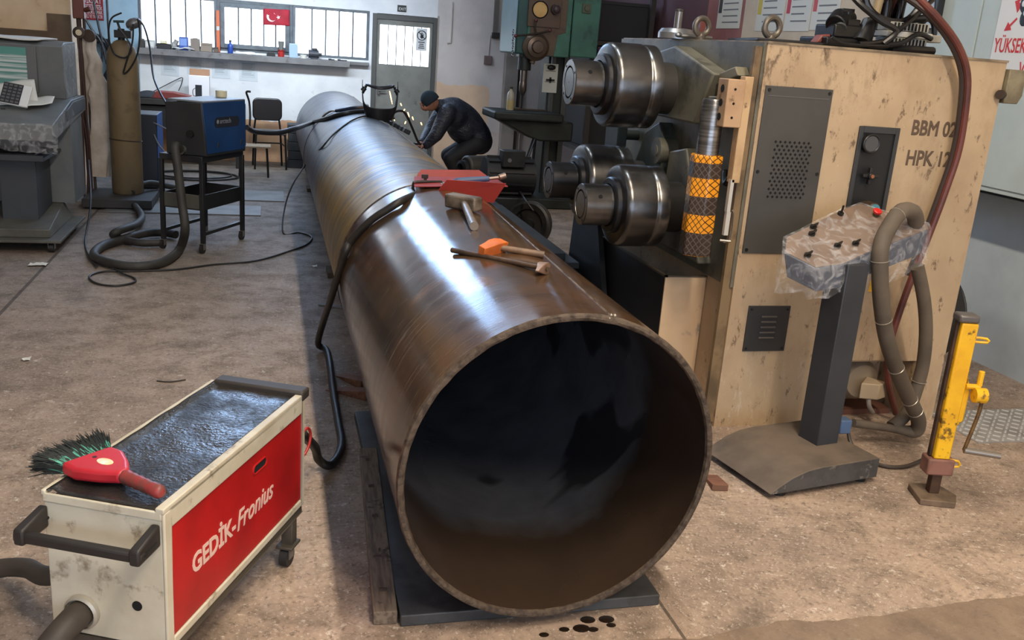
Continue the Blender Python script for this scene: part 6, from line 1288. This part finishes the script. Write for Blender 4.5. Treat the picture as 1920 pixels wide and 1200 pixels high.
MB().prism([(1.12,2.78,1.14),(1.12,2.98,1.12),(1.12,3.0,1.42),(1.12,2.9,1.5),(1.12,2.78,1.40)], (.06,0,0)).build('guard_plate', DGR, BM, world=True, bevel=.006)
MB().cyl((1.18,2.9,1.3),(1.30,2.9,1.3),.03,n=12).build('guard_stud', DGR, BM, world=True)

# ------------------------------------------------------------------ face shield, second torch, clamp chain on the pipe
fsd = thing('face_shield', 'black welding face shield lying open on top of the far pipe', 'face shield', (.13, 6.5, PZ+PR))
FS = mat('shield_black', (30,30,32), .35)
S0 = Vector((.155,6.5,1.20))
def bowl(u, v):
    a = math.radians(-100+200*u)+PI*1.5; k = v
    rx = .165*(1-.30*(k**2)); zz = .10-.28*k
    top = .02*math.cos((u-.5)*2*PI*2)
    return S0+Vector((rx*math.cos(a), .12*math.sin(a)*(1-.2*k), zz+(1-k)*(abs(u-.5)*2)**4*.07+(1-k)*(-.17*(1-(abs(u-.5)*2)**4))))
MB().grid(bowl, 30, 12).build('shield_shell', FS, fsd, world=True, solid=.005)
MB().tube([S0+Vector((.125*math.cos(a), .1*math.sin(a)+.02, .118+.012*math.cos(2*a))) for a in [2*PI*i/24 for i in range(24)]], .012, 8, 1, True).build('head_band', FS, fsd, world=True)
for s_ in (-1,1): MB().cyl(S0+Vector((s_*.165,.0,.07)), S0+Vector((s_*.14,.0,.10)), .022, n=12).cyl(S0+Vector((s_*.16,.0,.05)), S0+Vector((s_*.13,.0,.12)), .012, n=8).build('pivot_knob', FS, fsd, world=True)
to2 = thing('welding_torch', 'second welding torch with a curved neck lying beside the face shield', 'welding torch', (-.1, 6.6, PZ+PR))
MB().tube([aP(688,199,.03), aP(660,203,.03), aP(630,208,.03)], lambda t_: .022-.005*t_, 10, 4).build('torch_handle', mat('navy_handle', (40,50,70), .4), to2, world=True)
MB().tube([aP(630,208,.03), aP(622,208,.035), aP(612,213,.03), aP(605,219,.02)], .010, 8, 4).build('torch_neck', mat('pale_brass', (170,160,140), .3, .8), to2, world=True)
tc2 = [Vector((-1.02,5.75,.96)), aY(480,247,5.95), aY(520,249,6.25), aY(556,240,6.55), aP(585,230,.02), aP(615,221,.02), aP(650,212,.02), aP(690,209,.02), aP(718,216,.02)]
tag(MB().tube(tc2, .022, 10, 6).build('feeder_cable', mat('feeder_cable_black', (34,34,36), .4)), 'thick black cable from the wire feeder over the far pipe', 'cable')
tag(MB().tube([aY(470,172,5.9), aY(462,173,5.9), aY(467,190,5.95), aY(469,215,5.95), aY(468,238,5.95)], .009, 8, 5).build('feeder_lead', THN), 'thin black lead curving from the feeder top down its back', 'cable')
ccn = thing('clamp_chain', 'dark jointed clamp chain lying over the right shoulder of the far pipe', 'clamp chain', aP(740, 232))
for k in range(8):
    a = aP(716+k*6.6, 221+k*3.6, .02); MB().box(-.028,.028,-.05,.05,-.018,.02, Matrix.Translation(a) @ Matrix.Rotation(.5*k/8,4,'Y')).build('link', BLACKM, ccn, world=True, bevel=.005)
gr = thing('angle_grinder', 'black angle grinder held by the worker against the pipe side', 'grinder', (.72, 8.2, .6))
MB().tube([(.86,8.28,.60),(.76,8.27,.61),(.66,8.25,.60)], .03, 12, 3).build('grinder_body', BLACKM, gr, world=True); MB().cyl((.62,8.24,.57),(.62,8.24,.60),.06,n=24).build('disc', mat('disc_brown', (92,70,50), .6), gr, world=True)
tag(MB().tube([aP(738,222,.03), aY(737,214,7.2), aY(746,208,7.4), aY(757,210,7.6), aY(766,224,7.8), aY(775,245,8.0), aY(784,266,8.2), Vector((.86,8.28,.60))], .013, 8, 6).build('grinder_cord', THN), 'black cord arching from the clamp chain to the grinder', 'cord')

# ------------------------------------------------------------------ worker bending over the pipe
def fuse(mb, vox, smooth_it=6):
    o = mb.build('tmp', None, None, smooth=0); md = o.modifiers.new('r', 'REMESH'); md.mode = 'VOXEL'; md.voxel_size = vox
    ms = o.modifiers.new('s', 'SMOOTH'); ms.iterations = smooth_it; ms.factor = .5
    bpy.context.view_layer.update(); me = bpy.data.meshes.new_from_object(o.evaluated_get(bpy.context.evaluated_depsgraph_get()))
    bpy.data.objects.remove(o); me.polygons.foreach_set('use_smooth', [True]*len(me.polygons)); return me
wk = thing('person', 'worker in a dark quilted jacket and beanie bending over the far pipe', 'person', (1.35, 8.5, 0))
def obj_from(me, name, m_, par):
    I = FRAME[par.name].inverted(); me.transform(I); me.materials.clear(); me.materials.append(m_); me.name = name
    o = bpy.data.objects.new(name, me); COL.objects.link(o); o.parent = par; FRAME[o.name] = FRAME[par.name]; return o
HIP, CH, NK, HD = Vector((1.56,8.55,.70)), Vector((1.20,8.50,.98)), Vector((1.055,8.47,1.05)), Vector((.945,8.44,1.09))
SHR, SHL = Vector((1.13,8.30,.99)), Vector((1.16,8.70,1.0))
ELR, WRR = Vector((1.0,8.24,.74)), Vector((.89,8.26,.61)); ELL, WRL = Vector((1.0,8.66,.75)), Vector((.88,8.45,.62))
HR, HL = Vector((1.52,8.44,.64)), Vector((1.54,8.66,.64)); KR, KL = Vector((1.20,8.36,.46)), Vector((1.24,8.74,.46)); AR, AL = Vector((1.40,8.36,.09)), Vector((1.45,8.74,.09))
skin = mat('skin', (178,128,104), .5, col2=(162,112,90), scale=8)
def limb(mb, pts, rs, n=14):
    P = cr(pts, 6); m_ = len(rs)-1
    def r(t): k = min(int(t*m_), m_-1); f = t*m_-k; return rs[k]*(1-f)+rs[k+1]*f
    mb.tube(pts, r, n, 6)
    mb.ell(pts[0], rs[0], 12, 8); mb.ell(pts[-1], rs[-1], 12, 8); return mb
b = MB()
limb(b, [HIP, HIP.lerp(CH,.5)+Vector((0,0,.03)), CH, NK], [.13,.125,.135,.06])
limb(b, [NK, HD+Vector((.03,0,0))], [.055,.05])
b.ell(HD, (.098,.078,.108), 20, 14, Matrix.Rotation(math.radians(-38),3,'Y'))
b.ell(HD+Vector((-.055,-.004,-.055)), (.055,.055,.05), 14, 10)
b.ell(HD+Vector((-.105,-.004,-.02)), (.022,.013,.02), 10, 8); b.ell(HD+Vector((.01,-.078,-.01)), (.022,.012,.032), 10, 8); b.ell(HD+Vector((.01,.078,-.01)), (.022,.012,.032), 10, 8)
for s_, e_, w_ in ((SHR,ELR,WRR),(SHL,ELL,WRL)): limb(b, [s_, e_], [.055,.042]); limb(b, [e_, w_], [.042,.028])
for h_, k_, a_ in ((HR,KR,AR),(HL,KL,AL)): limb(b, [h_, k_], [.085,.06]); limb(b, [k_, a_], [.06,.042])
for w_, tgt in ((WRR, Vector((.79,8.27,.60))), (WRL, Vector((.78,8.32,.615)))):
    d = (tgt-w_).normalized(); sd_ = d.cross(Vector((0,0,1))).normalized(); up_ = sd_.cross(d)
    pm = w_+d*.05; b.ell(pm, (.045,.04,.022), 12, 8)
    for k, (o_, l_) in enumerate(((-.03,.06),(-.011,.072),(.009,.068),(.028,.055))):
        r0 = pm+sd_*o_+d*.025; limb(b, [r0, r0+d*l_*.55+up_*.008, r0+d*l_*.8-up_*.022, r0+d*l_*.6-up_*.042], [.0105,.010,.009,.008], 8)
    r0 = pm-sd_*.03-d*.015; limb(b, [r0, r0-sd_*.03+d*.02-up_*.015, r0-sd_*.022+d*.045-up_*.03], [.012,.0105,.009], 8)
obj_from(fuse(b, .009, 4), 'body', skin, wk)
b = MB()
limb(b, [HIP+Vector((-.02,0,.0)), HIP.lerp(CH,.5)+Vector((0,0,.05)), CH+Vector((0,0,.015)), NK+Vector((.02,0,-.005))], [.185,.185,.18,.085])
b.ell(CH+Vector((.03,0,-.03)), (.19,.25,.17), 20, 12, Matrix.Rotation(math.radians(38),3,'Y')); b.ell(HIP+Vector((-.03,0,.02)), (.17,.2,.15), 18, 12); b.ell(HIP.lerp(CH,.5)+Vector((-.02,0,-.04)), (.21,.21,.175), 18, 12, Matrix.Rotation(math.radians(38),3,'Y'))
for s_, e_, w_ in ((SHR,ELR,WRR),(SHL,ELL,WRL)): limb(b, [s_, e_], [.105,.08]); limb(b, [e_, e_.lerp(w_,.92)], [.078,.055])
def jacket_mat():
    t = NT('navy_quilted_nylon'); n = t.noise(16, 3, (1,1,2.2), dist=1)
    t.base(t.mix(t.rng(n, .4, .62), lin(30,33,44), lin(44,48,60))); t.rough(.42); t.bump(n, .6, .02); return t.m
obj_from(fuse(b, .016, 5), 'jacket', jacket_mat(), wk)
b = MB()
limb(b, [HIP+Vector((.02,0,-.04)), HIP+Vector((-.04,0,.0))], [.16,.16]); b.ell(HIP+Vector((.0,0,-.06)), (.16,.18,.13), 18, 12)
for h_, k_, a_ in ((HR,KR,AR),(HL,KL,AL)): limb(b, [h_, k_], [.12,.088]); limb(b, [k_, a_+Vector((0,0,.03))], [.088,.066])
obj_from(fuse(b, .016, 5), 'trousers', mat('black_trousers', (26,27,30), .7), wk)
for a_ in (AR, AL):
    b = MB(); limb(b, [a_+Vector((.02,0,.03)), a_+Vector((.0,0,-.03)), a_+Vector((-.12,0,-.045)), a_+Vector((-.17,0,-.05))], [.05,.05,.045,.036]); obj_from(fuse(b, .012, 3), 'boot', mat('brown_boot', (86,66,48), .6), wk)
RM = Matrix.Rotation(math.radians(-38),3,'Y'); b = MB(); N1, M1 = 24, 10
for j in range(M1+1):
    ph = PI*.54*j/M1
    for i in range(N1):
        a = 2*PI*i/N1; b.v.append(HD+Vector((.006,0,.008))+RM @ Vector((.106*math.sin(ph)*math.cos(a), .088*math.sin(ph)*math.sin(a), .122*math.cos(ph))))
for j in range(M1):
    for i in range(N1): k = (i+1) % N1; b.f.append((j*N1+i, j*N1+k, (j+1)*N1+k, (j+1)*N1+i))
b.build('beanie', mat('dark_teal_knit', (30,46,58), .85, bump=.6, bscale=160), wk, world=True, solid=.008)
b = MB(); f0 = HD+RM @ Vector((-.098,0,.012))
for s_ in (-1,1): b.tube([f0+RM @ Vector((.004,s_*.034+.024*math.cos(a),.018*math.sin(a))) for a in [2*PI*k/12 for k in range(12)]], .004, 6, 1, True); b.tube([f0+RM @ Vector((.006,s_*.058,.006)), HD+RM @ Vector((.0,s_*.084,.01))], .0035, 6, 1)
b.build('glasses', VOID, wk, world=True)
b = MB(); 
for s_ in (-1,1): b.ell(f0+RM @ Vector((.008,s_*.034,0)), (.008,.012,.009), 10, 8)
b.build('eyes', mat('eye_dark', (60,46,40), .3), wk, world=True)
MB().ell(HD+RM @ Vector((-.092,0,-.055)), (.012,.028,.006), 12, 8, RM).build('mouth', mat('mouth', (130,76,70), .5), wk, world=True)

# ------------------------------------------------------------------ sparks from the grinder
sp_ = MB()
for (px, py, dx, dy, y) in ((733,183,5,24,7.9),(732,212,4,10,8.0),(738,222,4,9,8.0),(757,208,-4,7,8.1),(766,215,3,9,8.1),(774,222,2,6,8.1),(760,230,-2,5,8.1),(703,238,3,2,7.2),(699,243,2,1,7.2),(872,312,3,1,8.0),(879,316,-4,3,7.9),(905,322,9,-4,7.8),(790,232,2,5,8.2),(752,196,2,5,8.1)):
    a, c = aY(px-dx/2, py-dy/2, y), aY(px+dx/2, py+dy/2, y); sp_.tube([a, a.lerp(c,.5), c], lambda t_: .0055*(1-abs(t_-.4)*1.2)+.001, 6, 2)
tag(sp_.build('grinding_sparks', emit('spark_glow', (255,190,110), 9)), 'glowing orange grinding sparks flying beside the worker', 'sparks', kind='stuff')
